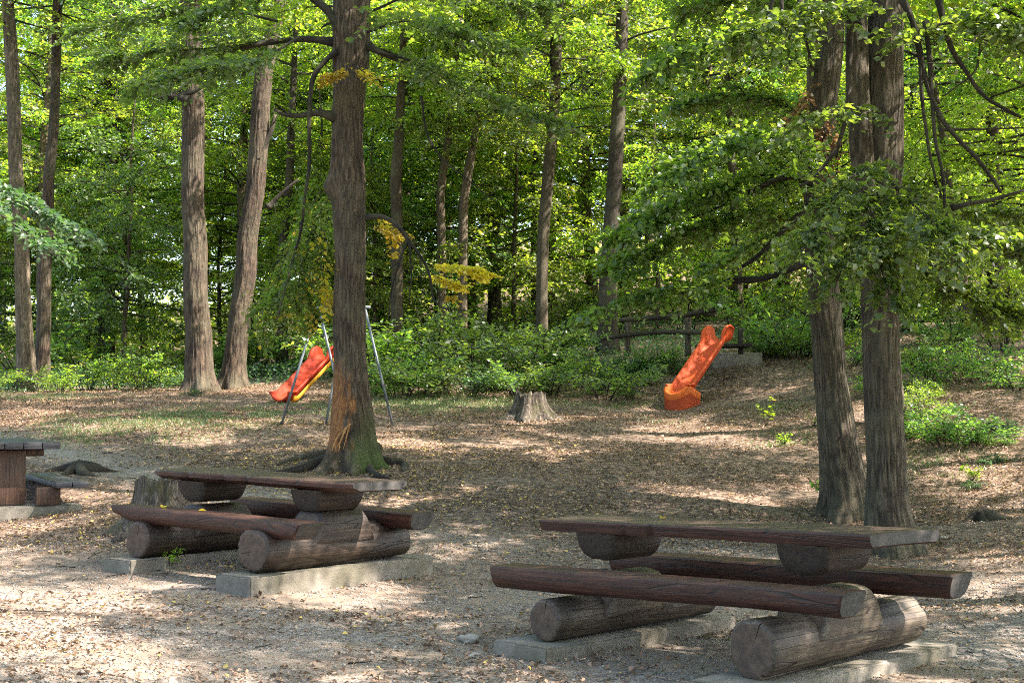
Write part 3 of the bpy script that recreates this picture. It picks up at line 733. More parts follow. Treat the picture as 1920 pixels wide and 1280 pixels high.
def roots(px, py, seed, label, n=5, L=.5, r=.045, cat='roots'):
    c = ground_at(px, py); rg = np.random.default_rng(seed); mb = MB()
    for k in range(n):
        a = k / n * 6.28 + rg.random() * .8; l = L * (.6 + .8 * rg.random())
        P = []
        for t_ in np.linspace(0, 1, 7):
            x = c[0] + math.cos(a + t_ * .6) * l * t_; y = c[1] + math.sin(a + t_ * .6) * l * t_ * 1.0
            P.append((x - c[0], y - c[1], gz(x, y) - c[2] + r * (1.6 * (1 - t_) - .5)))
        mb.tube(catmull(P, .06), np.linspace(r * 1.6, r * .4, len(catmull(P, .06))), 10, noise=.25)
    o = mb.build('tree_roots', M['bark_brown'], None, True, tuple(c)); return tag(o, label, cat)
roots(150, 885, 4, 'dark surface roots on the bare soil right of the plank table', 6, .55, .06)
roots(1845, 975, 5, 'small knotted root lump on the leaf litter near the right edge', 5, .28, .06)

# single stones
def rock(px, py, r, seed, label, sq=(1, .8, .55)):
    c = ground_at(px, py); bm = bmesh.new(); bmesh.ops.create_icosphere(bm, subdivisions=3, radius=1)
    for v in bm.verts:
        n_ = float(noise2(np.array([v.co.x * 1.3 + seed]), np.array([v.co.y * 1.3 + v.co.z * 1.7]), seed)[0])
        v.co = Vector((v.co.x * sq[0], v.co.y * sq[1], v.co.z * sq[2])) * r * (1 + .9 * n_ + .25 * float(noise2(np.array([v.co.x * 3.3 + seed * 2]), np.array([v.co.y * 3.1 + v.co.z * 2.7]), seed + 1)[0]))
    me = bpy.data.meshes.new('stone'); bm.to_mesh(me); bm.free(); me.materials.append(M['stone'] if r < .2 else M['stump_wood'])
    a = me.attributes.new('tint', 'FLOAT', 'POINT'); a.data.foreach_set('value', np.full(len(me.vertices), .75 if r < .1 else .1, np.float32))
    for p in me.polygons: p.use_smooth = True
    return tag(link('stone', me, None, (c[0], c[1], c[2] + r * .25)), label, 'stone')
rock(880, 1205, .075, 3, 'fist sized pale stone lying on the gravel in the foreground, left of the nearest table')
rock(890, 1232, .04, 13, 'small pale pebble in a sunlit patch at the bottom, below the fist sized stone')
rock(686, 858, .22, 5, 'large mossy grey stone against the foot of the big scarred tree', (1, .7, .8))
rock(1330, 1178, .045, 23, 'small flat stone lying between the two logs of the nearest table')
rock(620, 1100, .035, 33, 'small grey stone before the long concrete block of the left log table')
rock(1768, 1010, .04, 43, 'small dark stone on the litter right of the thick twin trunk')

# ------------------------------------------------------------------ slides
def chute_sweep(name, path, prof, mats, parent, thick=.03):
    """path: list of (p, side, up) frames ; prof(t)-> list of (s,h)"""
    rows = []
    for i, (p, sdv, up) in enumerate(path):
        pr = prof(i / (len(path) - 1)); rows.append([p + sdv * a + up * b for a, b in pr])
    R = np.array(rows); N, m = R.shape[:2]
    V = R.reshape(-1, 3); i = np.arange(N - 1)[:, None] * m; j = np.arange(m)[None]; j2 = (j + 1) % m
    Q = np.stack([i + j, i + j2, i + m + j2, i + m + j], -1).reshape(-1, 4)
    c4 = [(k, k + 1, 19 - k, 20 - k) for k in range(1, 7)] + [(0, 1, 19, 20), (0, 20, 21, 23), (7, 8, 12, 13), (8, 9, 11, 12)] if m == 24 else [(k, k + 1, 10 - k, 11 - k) for k in range(5)]
    c3 = [(21, 22, 23), (9, 10, 11)] if m == 24 else [(0, 1, 11)][:0]
    c4 = np.array(c4); o_ = (N - 1) * m; Q = np.concatenate([Q, c4[:, ::-1], c4 + o_])
    T = np.concatenate([np.array(c3)[:, ::-1], np.array(c3) + o_]) if c3 else np.zeros((0, 3), int)
    return np_mesh(name, V, [Q, T], mats, True), V
def slide(base, top, zb, zt, W, wall, mats, label, boot=False, fins=True, under=None):
    b = Vector(base); t_ = Vector(top); root = empty('slide', (b.x, b.y, gz(b.x, b.y)))
    tag(root, label, 'slide')
    o = Vector(root.location); d = (t_ - b); hd = Vector((d.x, d.y, 0)); Lh = hd.length; hd.normalize(); sdv = Vector((hd.y, -hd.x, 0))
    # height profile: flat run-out, straight chute, flat entry
    pts = []
    for s in np.linspace(0, 1, 70):
        x = s * Lh; 
        a, c = .16, .88
        if s < a: h = zb + (zt - zb) * .02 * (s / a) ** 2
        elif s < c: h = zb + (zt - zb) * (.02 + .95 * ((s - a) / (c - a)))
        else: h = zb + (zt - zb) * (.97 + .03 * (s - c) / (1 - c))
        pts.append((x, h))
    xs = np.array([p[0] for p in pts]); hs = np.array([p[1] for p in pts])
    for _ in range(3): hs[1:-1] = (hs[:-2] + hs[1:-1] + hs[2:]) / 3
    frames = []
    for i in range(len(xs)):
        p = b + hd * xs[i]; p.z = hs[i]
        k0, k1 = max(0, i - 1), min(len(xs) - 1, i + 1)
        tg = hd * (xs[k1] - xs[k0]) + Vector((0, 0, hs[k1] - hs[k0])); tg.normalize(); up = sdv.cross(tg) * 1
        if up.z < 0: up = -up
        frames.append((np.array(p - o), np.array(sdv), np.array(up)))
    def prof(t):
        w = W / 2; h = wall
        if fins: h = wall * (1 + .75 * (.5 - .5 * math.cos(math.pi * min(1, max(0, (t - .76) / .12)))) * (1 - .55 * max(0, (t - .93) / .07)))
        f = 1.0
        tk = .028
        inner = [(-w, h), (-w + .01, h * .5), (-w + .05, .06), (-w + .13, .012), (0, 0), (w - .13, .012), (w - .05, .06), (w - .01, h * .5), (w, h)]
        lip = [(w + .025, h + .015), (w + .06, h), (w + .06, h - .03), (w + .035, h - .03)]
        outer = [(w + .02, h * .5), (w - .03, .02), (w - .13, -tk), (0, -tk - .01), (-w + .13, -tk), (-w + .03, .02), (-w - .02, h * .5)]
        lip2 = [(-w - .035, h - .03), (-w - .06, h - .03), (-w - .06, h), (-w - .025, h + .015)]
        return inner + lip + outer + lip2
    me, V = chute_sweep('chute', frames, prof, [mats[0], mats[1]], root)
    ch = link('chute', me, root)
    if under:   # second skin of the other colour under the trough
        def prof2(t):
            w = W / 2 + .055; return [(-w, wall - .05), (-w + .03, -.02), (-w + .1, -.05), (w - .1, -.05), (w - .03, -.02), (w, wall - .09), (w + .014, wall - .09), (w - .02, -.035), (w - .095, -.062), (-w + .095, -.062), (-w + .02, -.035), (-w - .014, wall - .05)]
        me2, _ = chute_sweep('underside', frames[5:], prof2, [under, under], root); link('underside', me2, root)
    if boot:
        # rounded foot: a U of thick shell closing the run-out, down to the ground
        n = 33; rows = []
        g0 = gz(b.x, b.y) - .08
        outw = W / 2 + .06
        U = []
        for a in np.linspace(-.5, 1.5, n):
            if a < 0: U.append((outw, -a * .9)); 
            elif a > 1: U.append((-outw, (a - 1) * .9))
            else:
                an = a * math.pi; U.append((outw * math.cos(an), -outw * 1.0 * math.sin(an) * .75))
        def P3(u, z, ins=0): 
            s_, f_ = u; k = 1 - ins / outw
            s_ *= k; f_ = f_ * k if f_ < 0 else f_
            p = b + sdv * s_ + hd * f_; return np.array((p.x - o.x, p.y - o.y, z - o.z))
        def rim(i):   # higher at both ends, dipping in the middle
            a = -.5 + 2.0 * i / (n - 1)
            q_ = .5 + .5 * math.cos(min(1.0, abs(a - .5) / .55) * math.pi); return zb + .15 - .15 * q_ - .12 * max(0.0, (abs(a - .5) - .6) / .4)
        levels = [(0, 'o'), (.3, 'o'), (.6, 'o'), (.85, 'o'), (1, 'r0'), (1, 'r1'), (1, 'r2'), (1, 'r3'), (.5, 'i')]
        for (f, kd) in levels:
            row = []
            for i, u in enumerate(U):
                rz = rim(i)
                if kd == 'o': row.append(P3(u, g0 + (rz - .08 - g0) * f, .02 * (1 - f) ))
                elif kd == 'r0': row.append(P3(u, rz - .02, -.012))
                elif kd == 'r1': row.append(P3(u, rz + .012, .025))
                elif kd == 'r2': row.append(P3(u, rz + .0, .065))
                elif kd == 'r3': row.append(P3(u, rz - .05, .095))
                else: row.append(P3(u, zb + .0, .16))
            rows.append(row)
        V = np.array(rows).reshape(-1, 3); m = n; i = np.arange(len(rows) - 1)[:, None] * m; j = np.arange(m - 1)[None]
        Q = np.stack([i + j, i + j + 1, i + m + j + 1, i + m + j], -1).reshape(-1, 4)
        mi = ([0] * (m - 1)) * 3 + ([1] * (m - 1)) * (len(rows) - 4)
        # floor of the seat
        last = (len(rows) - 1) * m; V = np.vstack([V, V[last:last + m].mean(0)]); T = np.stack([last + np.arange(m - 1), last + np.arange(1, m), np.full(m - 1, len(V) - 1)], -1)
        me = np_mesh('foot', V, [Q, T], [M['plastic_worn'], M['plastic_rim']], True, mat_idx=mi + [0] * len(T))
        link('foot', me, root)
    return root, frames, o
bs = ground_at(1272, 771)
tp = at(1358, 640, bs[1] + 1.75)
s1, fr, so = slide((bs[0], bs[1] + .25, 0), (tp[0], tp[1], 0), bs[2] + .34, tp[2] + .02, .42, .19, [M['plastic_orange'], M['plastic_orange']],
      'orange plastic slide with a rounded foot coming down the bank', boot=True)
g_ = np.array(tp) - np.array(so)
mb = MB(); mb.box((g_[0] + .40, g_[1] + .35, g_[2] + .02), (.10, .10, .55), bev=.01); mb.build('platform_post', M['bark_dark'], s1)
mb = MB(); mb.box((g_[0] - .36, g_[1] + .45, g_[2] + .02), (.09, .09, .5), bev=.01); mb.build('platform_post', M['bark_dark'], s1)
mb = MB(); mb.box((g_[0] + .05, g_[1] + .5, g_[2] - .07), (1.1, .8, .07), bev=.01); mb.build('platform', M['bark_dark'], s1)

bl = ground_at(524, 756)
tl = at(620, 682, bl[1] + 1.6)
slide((bl[0], bl[1], 0), (tl[0], tl[1], 0), bl[2] + .07, tl[2] + .10, .38, .16, [M['plastic_red'], M['plastic_red']],
      'red slide with yellow underside behind the swing frame', boot=False, under=M['plastic_yellow'])

# swing frame
fY = ground_at(570, 797)[1]
sw = empty('swing_frame', tuple(ground_at(630, 797))); so = np.array(sw.location)
tag(sw, 'grey steel A frame swing stand with one bent leg behind the scarred tree', 'swing frame')
apL = at(597, 572, fY + .35); apR = at(684, 576, fY + .35)
def leg(name, pts, r=.022):
    mb = MB(); P = np.array([p - so for p in pts]); mb.tube(P, r, 10); return mb.build(name, M['galvanised'], sw)
leg('leg', [apL, at(527, 797, fY - .1)]); leg('leg', [apL, at(628, 702, fY + .5), at(610, 800, fY + .1)])
leg('leg', [apR, at(736, 795, fY - .1)]); leg('leg', [apR, at(655, 790, fY + .9)])
leg('top_bar', [apL + np.array([-.1, 0, 0]), apR + np.array([.1, 0, 0])], .03)

# fence of poles on the bank
fo = empty('pole_fence', tuple(at(1230, 650, 31.4))); so = np.array(fo.location)
tag(fo, 'rough grey pole fence above the ivy wall left of the orange slide', 'fence')
def fpole(name, pts, r0, r1, m, Y=31.4, no=.12):
    P = catmull([at(px, py, Y) - so for px, py in pts], .15); mb = MB(); mb.tube(P, np.linspace(r0, r1, len(P)), 12, noise=no); return mb.build(name, m, fo)
fpole('rail', [(1160, 600), (1215, 597), (1260, 593), (1300, 588), (1345, 579)], .05, .065, M['bark_grey'], 31.2)
fpole('rail', [(1130, 634), (1190, 627), (1250, 622), (1340, 624)], .045, .06, M['bark_grey'], 31.2)
for px, a, b in ((1290, 592, 668), (1177, 602, 668)):
    fpole('post', [(px, b), (px, a)], .075, .07, M['stump_wood'], 31.4, .06)
# retaining wall behind the slide
wl = empty('retaining_wall', tuple(at(1385, 690, 30.8))); so = np.array(wl.location)
tag(wl, 'low weathered concrete retaining wall behind the top of the orange slide', 'wall')
mb = MB(); c0 = at(1372, 672, 30.9) - so; mb.box(tuple(c0 + np.array([.1, 0, -.12])), (1.1, .25, .5), bev=.03); mb.build('wall_block', M['concrete'], wl)
c0 = at(1210, 682, 31.0) - so; mb = MB(); mb.box(tuple(c0 + np.array([0, 0, -.2])), (1.9, .3, .6), bev=.03); mb.build('wall_block', M['concrete'], wl)

# ------------------------------------------------------------------ trees
UP = np.array([0, 0, 1.])
class Foliage:
    def __init__(s): s.P = []; s.D = []; s.N = []; s.L = []; s.T = []; s.tw = MB(); s.ntw = 0
    def bough(s, path, ntw, tl, leaf, rng, s0=.12, droop=.25, jit=.5, side=.9, twig_r=.004, stems=True, tint=None, vert=.12, subt=True, density=1.0):
        path = np.asarray(path, float); k = len(path)
        u = s0 + (1 - s0) * rng.random(ntw) ** .85; f = u * (k - 1); i = np.minimum(f.astype(int), k - 2); fr = (f - i)[:, None]
        O = path[i] * (1 - fr) + path[i + 1] * fr; T = path[i + 1] - path[i]; T /= np.linalg.norm(T, axis=1)[:, None] + 1e-9
        H = np.cross(T, UP); H /= np.linalg.norm(H, axis=1)[:, None] + 1e-6
        sg = np.where(rng.random(ntw) < .5, -1, 1)[:, None]
        D = T * (.35 + .35 * rng.random((ntw, 1))) + H * sg * side * (.6 + .5 * rng.random((ntw, 1))) + UP * (rng.normal(size=(ntw, 1)) * vert + .05) + rng.normal(size=(ntw, 3)) * .12
        D /= np.linalg.norm(D, axis=1)[:, None]
        ln = tl * (.45 + .75 * rng.random(ntw)) * (1.15 - .55 * u)
        m = max(4, int(tl / (leaf * .52) * density))
        tt = (np.arange(m) + .6) / m
        tt = tt[None] * np.ones((ntw, 1)); tt = np.clip(tt + rng.normal(size=tt.shape) * .02, .04, 1)
        P = O[:, None] + D[:, None] * (ln[:, None] * tt)[..., None] - UP * (droop * (ln[:, None] * tt ** 2))[..., None]
        perp = np.cross(D, UP); perp /= np.linalg.norm(perp, axis=1)[:, None] + 1e-6
        alt = np.where((np.arange(m)[None] + rng.integers(0, 2, (ntw, 1))) % 2 == 0, 1, -1)[..., None]
        LD = D[:, None] * .5 + perp[:, None] * alt * .8 + rng.normal(size=(ntw, m, 3)) * .28 - UP * .22
        P = P + LD * leaf * .25
        LN = UP + rng.normal(size=(ntw, 1, 3)) * jit * .5 + rng.normal(size=(ntw, m, 3)) * jit
        sz = leaf * (.55 + .6 * rng.random((ntw, m)))
        base = rng.random((ntw, 1)) * .45 + .1
        tn = np.clip(base + rng.random((ntw, m)) * .45, 0, .93)
        tn = np.where(rng.random((ntw, m)) < .012, 1.0, tn)
        if tint is not None: tn = np.clip(tint[0] + tint[1] * rng.random((ntw, m)), 0, 1)
        s.P.append(P.reshape(-1, 3)); s.D.append(LD.reshape(-1, 3)); s.N.append(LN.reshape(-1, 3)); s.L.append(sz.ravel()); s.T.append(tn.ravel())
        if stems:      # thin twigs, three-sided
            E0, E1 = O, O + D * (ln * .55)[:, None] - UP * (droop * ln * .3)[:, None]; E2 = O + D * ln[:, None] - UP * (droop * ln)[:, None]
            A = H * twig_r; Bv = UP * twig_r
            R = []
            for E, q in ((E0, 1.0), (E1, .7), (E2, .35)): R += [E + A * q, E - A * q * .5 + Bv * q * .87, E - A * q * .5 - Bv * q * .87]
            V = np.stack(R, 1).reshape(-1, 3); b = np.arange(ntw)[:, None] * 9
            Q = []
            for r in (0, 3):
                for a, c in ((0, 1), (1, 2), (2, 0)): Q.append(b + np.array([r + a, r + c, r + 3 + c, r + 3 + a]))
            s.tw.add(V, np.concatenate(Q))
    def limb(s, path, r0, r1, sides=6, noise=.1):
        s.tw.tube(path, np.linspace(r0, r1, len(path)) , sides, cap=False, noise=noise)
    def leaves(s, name, m, fine=False, wf=.72, fold=.16):
        P, D, N_, L, T = (np.concatenate(a) for a in (s.P, s.D, s.N, s.L, s.T))
        V, Fc, T2 = leaf_cards(P, D, N_, L, L * wf, T, fold, fine)
        return np_mesh(name, V, Fc, m, tint=T2)
    def merge_mesh(s, name, m):
        fl = []
        if s.tw.F4: fl.append(np.concatenate(s.tw.F4))
        if s.tw.F3: fl.append(np.concatenate(s.tw.F3))
        return np_mesh(name, np.concatenate(s.tw.V), fl, m, True)

def crown_variant(seed, H, R, nb, ntw, tl, leaf, m, bark, shape='dome', elev=(-.3, .65), jit=.75):
    rng = np.random.default_rng(seed); f = Foliage()
    for b in range(nb):
        q = (b + rng.random()) / nb; h = H * q * .92
        rad = R * {'dome': (1 - .62 * q ** 1.6) * (.75 + .25 * min(1, q * 5)), 'even': 1 - .35 * q, 'top': .5 + .6 * math.sin(q * 3)}[shape] * (.65 + .5 * rng.random())
        az = b * 2.4 + rng.normal() * .4; e = elev[0] + (elev[1] - elev[0]) * rng.random() + .35 * q
        t = np.linspace(0, 1, 7)[:, None]
        d = np.array([math.cos(az), math.sin(az), 0]); sidev = np.array([-d[1], d[0], 0]) * rng.normal() * .35
        path = np.array([0, 0, h]) + d * rad * t + sidev * rad * t ** 2 + UP * (rad * (e * t - (e * .75 + .10) * t ** 2))
        f.limb(path, .010 + .007 * rad, .004, 5)
        f.bough(path, int(ntw * (.4 + .6 * rad / R) * (.5 + 1.1 * rng.random())), tl, leaf, rng, jit=jit, vert=.42, droop=.4)
    return f.leaves('crown', m), f.merge_mesh('limbs', bark)

def shrub_variant(seed, H, R, ns, ntw, tl, leaf, m, bark, jit=.5):
    rng = np.random.default_rng(seed); f = Foliage()
    for b in range(ns):
        az = rng.random() * 6.28; r = R * rng.random() ** .6; h = H * (.55 + .5 * rng.random()) * (1 - .35 * r / R)
        t = np.linspace(0, 1, 7)[:, None]; d = np.array([math.cos(az), math.sin(az), 0])
        path = d * r * .25 + d * r * t ** 1.4 + UP * (h * t - .22 * h * t ** 3)
        f.limb(path, .011, .004, 4)
        f.bough(path, int(ntw * (.5 + rng.random())), tl * (.7 + .8 * rng.random()), leaf, rng, s0=.25, jit=jit, vert=.35, droop=.25)
    return f.leaves('foliage', m, wf=.55), f.merge_mesh('stems', bark)

CAN = [crown_variant(100 + i, 9.5, 3.9, 64, 24, .85, .125, M[['leaf_green', 'leaf_cool', 'leaf_olive', 'leaf_green'][i]], M['bark_dark'], ['dome', 'even', 'dome', 'top'][i]) for i in range(4)]
LOW = [crown_variant(120 + i, 4.6, 2.3, 40, 20, .66, .105, M[['leaf_cool', 'leaf_green', 'leaf_green'][i]], M['bark_dark'], ['even', 'dome', 'even'][i]) for i in range(3)]
FAR = [crown_variant(140 + i, 11, 4.6, 58, 18, 1.2, .15, M[['leaf_green', 'leaf_olive'][i]], M['bark_dark'], ['even', 'dome'][i]) for i in range(2)]
SHR = [shrub_variant(160 + i, [1.15, 1.0, 1.5, .75][i], [.85, 1.0, .8, .8][i], [13, 17, 14, 12][i], 9, .36, [.10, .08, .10, .09][i], M[['leaf_cool', 'leaf_green', 'leaf_mid', 'leaf_blue'][i]], M['bark_brown']) for i in range(4)]

def trunk_mesh(name, P, R, bark, base, sides=20, flare=.55, nroot=5, noise=.07, seed=0, step=.2, bumps=()):
    PR = catmull(np.hstack([P, np.array(R)[:, None]]), step)
    Pc, Rc = PR[:, :3], PR[:, 3]
    zb = base[2]
    ridge = []
    def lob(i, th, PP):
        z = np.maximum(PP[:, 2] - zb, -.05)[:, None]
        v = 1 + flare * np.exp(-z / .22) * (.55 + .45 * np.cos(nroot * th + seed)) + flare * .35 * np.exp(-z / .7)
        nr = max(8, int(R[0] * 6.28 / .034)); ph = ((th - np.pi / 2) % (2 * np.pi)) / (2 * np.pi) * nr
        L_ = np.arange(len(PP))[:, None] * step
        wp = .9 * noise2(ph * .25, L_ * 1.3, 30 + seed)
        rg_ = np.clip(1 - 2.6 * np.abs(noise2(ph + wp * 2.5, L_ * 5.0 + 0 * ph, 31 + seed)), 0, 1)
        rg_ = .75 * (1 - rg_ ** 1.5) + .5 * (noise2(ph * 2.3 + wp, L_ * 7, 32 + seed) + .25)
        ridge.append(np.clip(rg_, 0, 1.1) * np.ones((len(PP), th.shape[1])))
        if sides >= 40: v = v * (1 + .042 * (rg_ - .6))
        for (bz, bth, br, bh) in bumps:
            v = v + bh * np.exp(-((z - bz) / br) ** 2 - (((th - bth + np.pi) % (2 * np.pi) - np.pi) / (br * 4)) ** 2)
        return v
    V, Q, T = tube_geo(Pc, Rc, sides, True, noise, lob, seed)
    V = V - np.array(base); tn = np.concatenate([ridge[0].ravel(), [.6, .6]])[:len(V)] if sides >= 24 else np.full(len(V), .55)
    return np_mesh(name, V, [Q, T] if len(T) else [Q], M[bark], True, tint=tn)

SHD = [crown_variant(180 + i, 8, 3.9, 24, 58, .8, .12, M['leaf_green'], M['bark_dark'], 'dome', elev=(-.1, .4)) for i in range(2)]  # bunched crowns with wide gaps, shaped to break the sun into dapples
def recolor(v, m):
    me = v[0].copy(); me.materials[0] = m; return (me, v[1])
SUNLIT = [recolor(CAN[0], M['leaf_lime']), recolor(CAN[3], M['leaf_lime'])]; SUNLIT_LOW = recolor(LOW[1], M['leaf_lime'])
def px_trunk(pts, Y, base=None, dY=0):
    """pts: (px,py,wpx) from base to top"""
    out, R = [], []
    for k, (px, py, w) in enumerate(pts):
        y = Y + dY * k; out.append(at(px, py, y)); R.append(w / 2 / S(y))
    return np.array(out), R

def tree(pts, Y, bark, label, cat='tree', group=None, top=16, crown=None, cbase=6, cscale=1.0, crot=0, sides=20, ground=True, bumps=(), flare=.5, noise=.07, seed=0, nroot=5, step=.2, name='tree', extra=None):
    P, R = px_trunk(pts, Y)
    g = gz(P[0, 0], P[0, 1])
    base = np.array([P[0, 0], P[0, 1], g])
    if ground: P = np.vstack([[P[0, 0], P[0, 1], g - .25], [P[0, 0] * .9 + P[1, 0] * .1, P[0, 1], max(g + .08, P[0, 2])] if P[0, 2] > g + .3 else [P[0, 0], P[0, 1], g + .05], P[1:]]); R = [R[0], R[0]] + list(R[1:])
    if top > P[-1, 2]:
        d = P[-1] - P[-2]; d = d / np.linalg.norm(d); d[2] = max(d[2], .95); L = (top - P[-1, 2])
        P = np.vstack([P, P[-1] + d * L * .5, P[-1] + d * L]); R = list(R) + [R[-1] * .7, R[-1] * .25]
    root = empty(name, tuple(base)); tag(root, label, cat, group)
    link('trunk', trunk_mesh('trunk', P, R, bark, base, sides, flare, nroot, noise, seed, step, bumps), root)
    if crown is not None:
        z = g + cbase; i = int(np.argmin(np.abs(P[:, 2] - z))); 
        a = np.interp(z, P[:, 2], P[:, 0]) - base[0]; b = np.interp(z, P[:, 2], P[:, 1]) - base[1]
        for nm, me in (('crown', crown[0]), ('limbs', crown[1])):
            o = link(nm, me, root, (a, b, cbase)); o.scale = (cscale,) * 3; o.rotation_euler = (0, 0, crot)
    return root, base

def branch(root, base, pts, Y, r0, r1, bark='bark_dark', name='branch', noise=.12):
    """pts (px,py[,dY])"""
    P = catmull([at(p[0], p[1], Y + (p[2] if len(p) > 2 else 0)) - base for p in pts], .08)
    rg = np.random.default_rng(int(abs(pts[0][0] * 7 + pts[-1][1] * 3)) + 5); n = len(P); w = np.zeros((n, 3)); k = 0
    while k < n:      # small kinks
        w[k:] += rg.normal(size=3) * r0 * .28; k += rg.integers(3, 9)
    w = w - np.linspace(0, 1, n)[:, None] * w[-1] * .7; w[0] = 0; P = P + np.array([np.convolve(w[:, c], [.25, .5, .25], 'same') for c in range(3)]).T
    mb = MB(); rr = np.linspace(r0, r1, n) * (1 + .18 * np.maximum(0, noise2(np.arange(n) * .5, np.zeros(n) + r0 * 99, 7)) * 2)
    rr[:3] *= [1.5, 1.25, 1.08]; mb.tube(P, rr, 9, noise=noise)
    for q in range(max(2, n // 7)):     # side twigs rooted in the branch
        i = rg.integers(2, n - 1); d = rg.normal(size=3) * [1, .6, .7] + (P[i] - P[i - 2]) / .16 * .7 - UP * .25; d /= np.linalg.norm(d); l = rg.uniform(.15, .55)
        bend = rg.normal(size=3) * .3
        mb.tube([P[i] + d * l * t_ + bend * l * t_ * t_ for t_ in (0, .35, .7, 1)], [rr[i] * .35, rr[i] * .25, rr[i] * .17, .002], 5)
    mb.build(name, M[bark], root); return P

def sprays(root, base, specs, Y, m, rngseed, leaf=.085, fine=True, name='foliage', r0=.02, bark='bark_dark', wf=.8, limbs=True):
    """specs: (pts, ntw, tl [,kw])"""
    rng = np.random.default_rng(rngseed); f = Foliage()
    for sp in specs:
        pts, ntw, tl = sp[:3]; kw = sp[3] if len(sp) > 3 else {}
        P = catmull([at(p[0], p[1], Y + (p[2] if len(p) > 2 else 0)) - base for p in pts], .12)
        if limbs: f.limb(P, kw.pop('r0', r0), .005, 6, .1)
        else: kw.pop('r0', 0)
        f.bough(P, ntw, tl, kw.pop('leaf', leaf), rng, **kw)
    link(name, f.leaves(name, M[m], fine, wf=wf), root); link('twigs', f.merge_mesh('twigs', M[bark]), root)

# --- the scarred tree on the slope
bm_ = ground_at(660, 872); YM = bm_[1]
rt, b = tree([(662, 868, 74), (660, 800, 72), (657, 700, 62), (655, 600, 61), (656, 500, 60), (655, 400, 62), (652, 330, 66), (652, 260, 58), (654, 180, 58), (658, 100, 66), (660, 40, 70), (662, -60, 62)],
             YM, 'bark_scarred', 'thick scarred tree with torn orange bark at its foot, left of centre on the slope', top=17, crown=SHD[1], cbase=7.4, cscale=1.35, sides=150, step=.05,
             flare=.75, nroot=6, noise=.09, seed=2, bumps=((3.85, 3.4, .15, .42), (3.4, 3.9, .13, .16), (4.9, 3.6, .12, .10), (5.6, 1.0, .35, .12)))
Pb = branch(rt, b, [(640, 78), (600, 72), (560, 71), (500, 78), (450, 88)], YM, .055, .03)
branch(rt, b, [(632, 95), (608, 118), (586, 150), (581, 220), (582, 300), (572, 370), (565, 430), (545, 500), (520, 600)], YM - .2, .036, .008)
branch(rt, b, [(630, 222), (600, 215), (560, 218), (530, 215), (515, 205)], YM - .1, .05, .025)
branch(rt, b, [(640, 60), (615, 20), (590, 0), (560, -30)], YM - .1, .075, .045)
branch(rt, b, [(684, 408), (715, 406), (740, 420), (765, 448), (795, 490), (806, 520), (812, 560), (825, 575), (880, 583)], YM - .2, .034, .006)
branch(rt, b, [(765, 448), (750, 490), (735, 540), (728, 600)], YM - .3, .018, .006)
branch(rt, b, [(768, 455), (772, 510), (768, 570)], YM - .3, .015, .005)
branch(rt, b, [(690, 85), (720, 100), (770, 118), (830, 128)], YM - .1, .045, .02)
branch(rt, b, [(790, 180), (800, 250), (830, 300), (880, 340), (930, 380)], YM - 1, .016, .006)
sprays(rt, b, [
    ([(600, 72), (500, 78), (400, 90), (290, 100), (190, 115)], 90, .95),
    ([(560, 71, -.8), (470, 120, -1.2), (380, 130, -1.6), (260, 160, -2)], 70, .85),
    ([(520, 40, .6), (420, 20, .9), (300, 30, 1), (150, 60, 1.2)], 80, 1.0),
    ([(700, 95, -.1), (790, 120, -.4), (880, 160, -.8), (980, 205, -1.1), (1060, 235, -1.4)], 110, .8),
    ([(690, 60, -.3), (760, 40, -.9), (860, 60, -1.4), (960, 90, -1.8)], 80, .85),
    ([(700, 20), (800, -20), (900, -20), (1020, 20)], 70, .9),
    ([(600, -20), (520, -30), (440, 0), (360, 40)], 60, .9)], YM, 'leaf_cool', 1, .085)
sprays(rt, b, [
    ([(581, 250), (572, 370), (560, 450), (540, 530)], 26, .55, dict(side=.5)),
    ([(650, 330, .8), (600, 400, .5), (570, 480, .2), (560, 540), (565, 590)], 50, .5, dict(droop=.6, vert=.3)),
    ([(640, 300, .9), (610, 420, .9), (610, 500, .8), (600, 560, .8), (595, 610, .6)], 66, .5, dict(droop=.6, vert=.3)),
    ([(600, 360, 1.2), (560, 430, 1.2), (520, 520, 1.1), (510, 580, 1), (490, 630, .9)], 64, .55, dict(droop=.5, vert=.3)),
    ([(560, 500, .6), (530, 540, .4), (500, 570, .2), (480, 590, .1)], 30, .45, dict(droop=.4)),
    ], YM, 'leaf_olive', 2, .075, name='foliage', r0=.008)
for k, q_ in enumerate([
    ([(806, 500, -.2), (840, 500, -.3), (880, 505, -.4), (915, 515, -.5)], 44, .36, dict(r0=.006, density=1.4)),
    ([(800, 505), (830, 525, .1), (860, 535, .1)], 20, .3, dict(r0=.006, density=1.3)),
    ([(690, 420, .4), (730, 430, .4), (760, 440, .4)], 15, .38, dict(r0=.006)),
    ([(820, 545), (838, 555), (850, 560)], 5, .2, dict(r0=.004)),
    ([(650, 110, -.4), (650, 135, -.5), (610, 145, -.6)], 18, .3, dict(r0=.006)),
    ([(660, 120, -.4), (690, 140, -.5), (715, 150, -.6)], 14, .28, dict(r0=.006)),
    ([(590, 420, -.1), (600, 490), (615, 560)], 30, .45, dict(r0=.004, density=.6, droop=.6)), ([(560, 470, -.2), (575, 540), (590, 600)], 12, .4, dict(r0=.004, density=.5, droop=.6)),
    ([(700, 400, .5), (725, 420, .5), (735, 460, .5)], 10, .35, dict(r0=.004, droop=.6))]):
    sprays(rt, b, [q_], YM, 'leaf_yellow', 3 + k, .08, name='yellow_foliage')
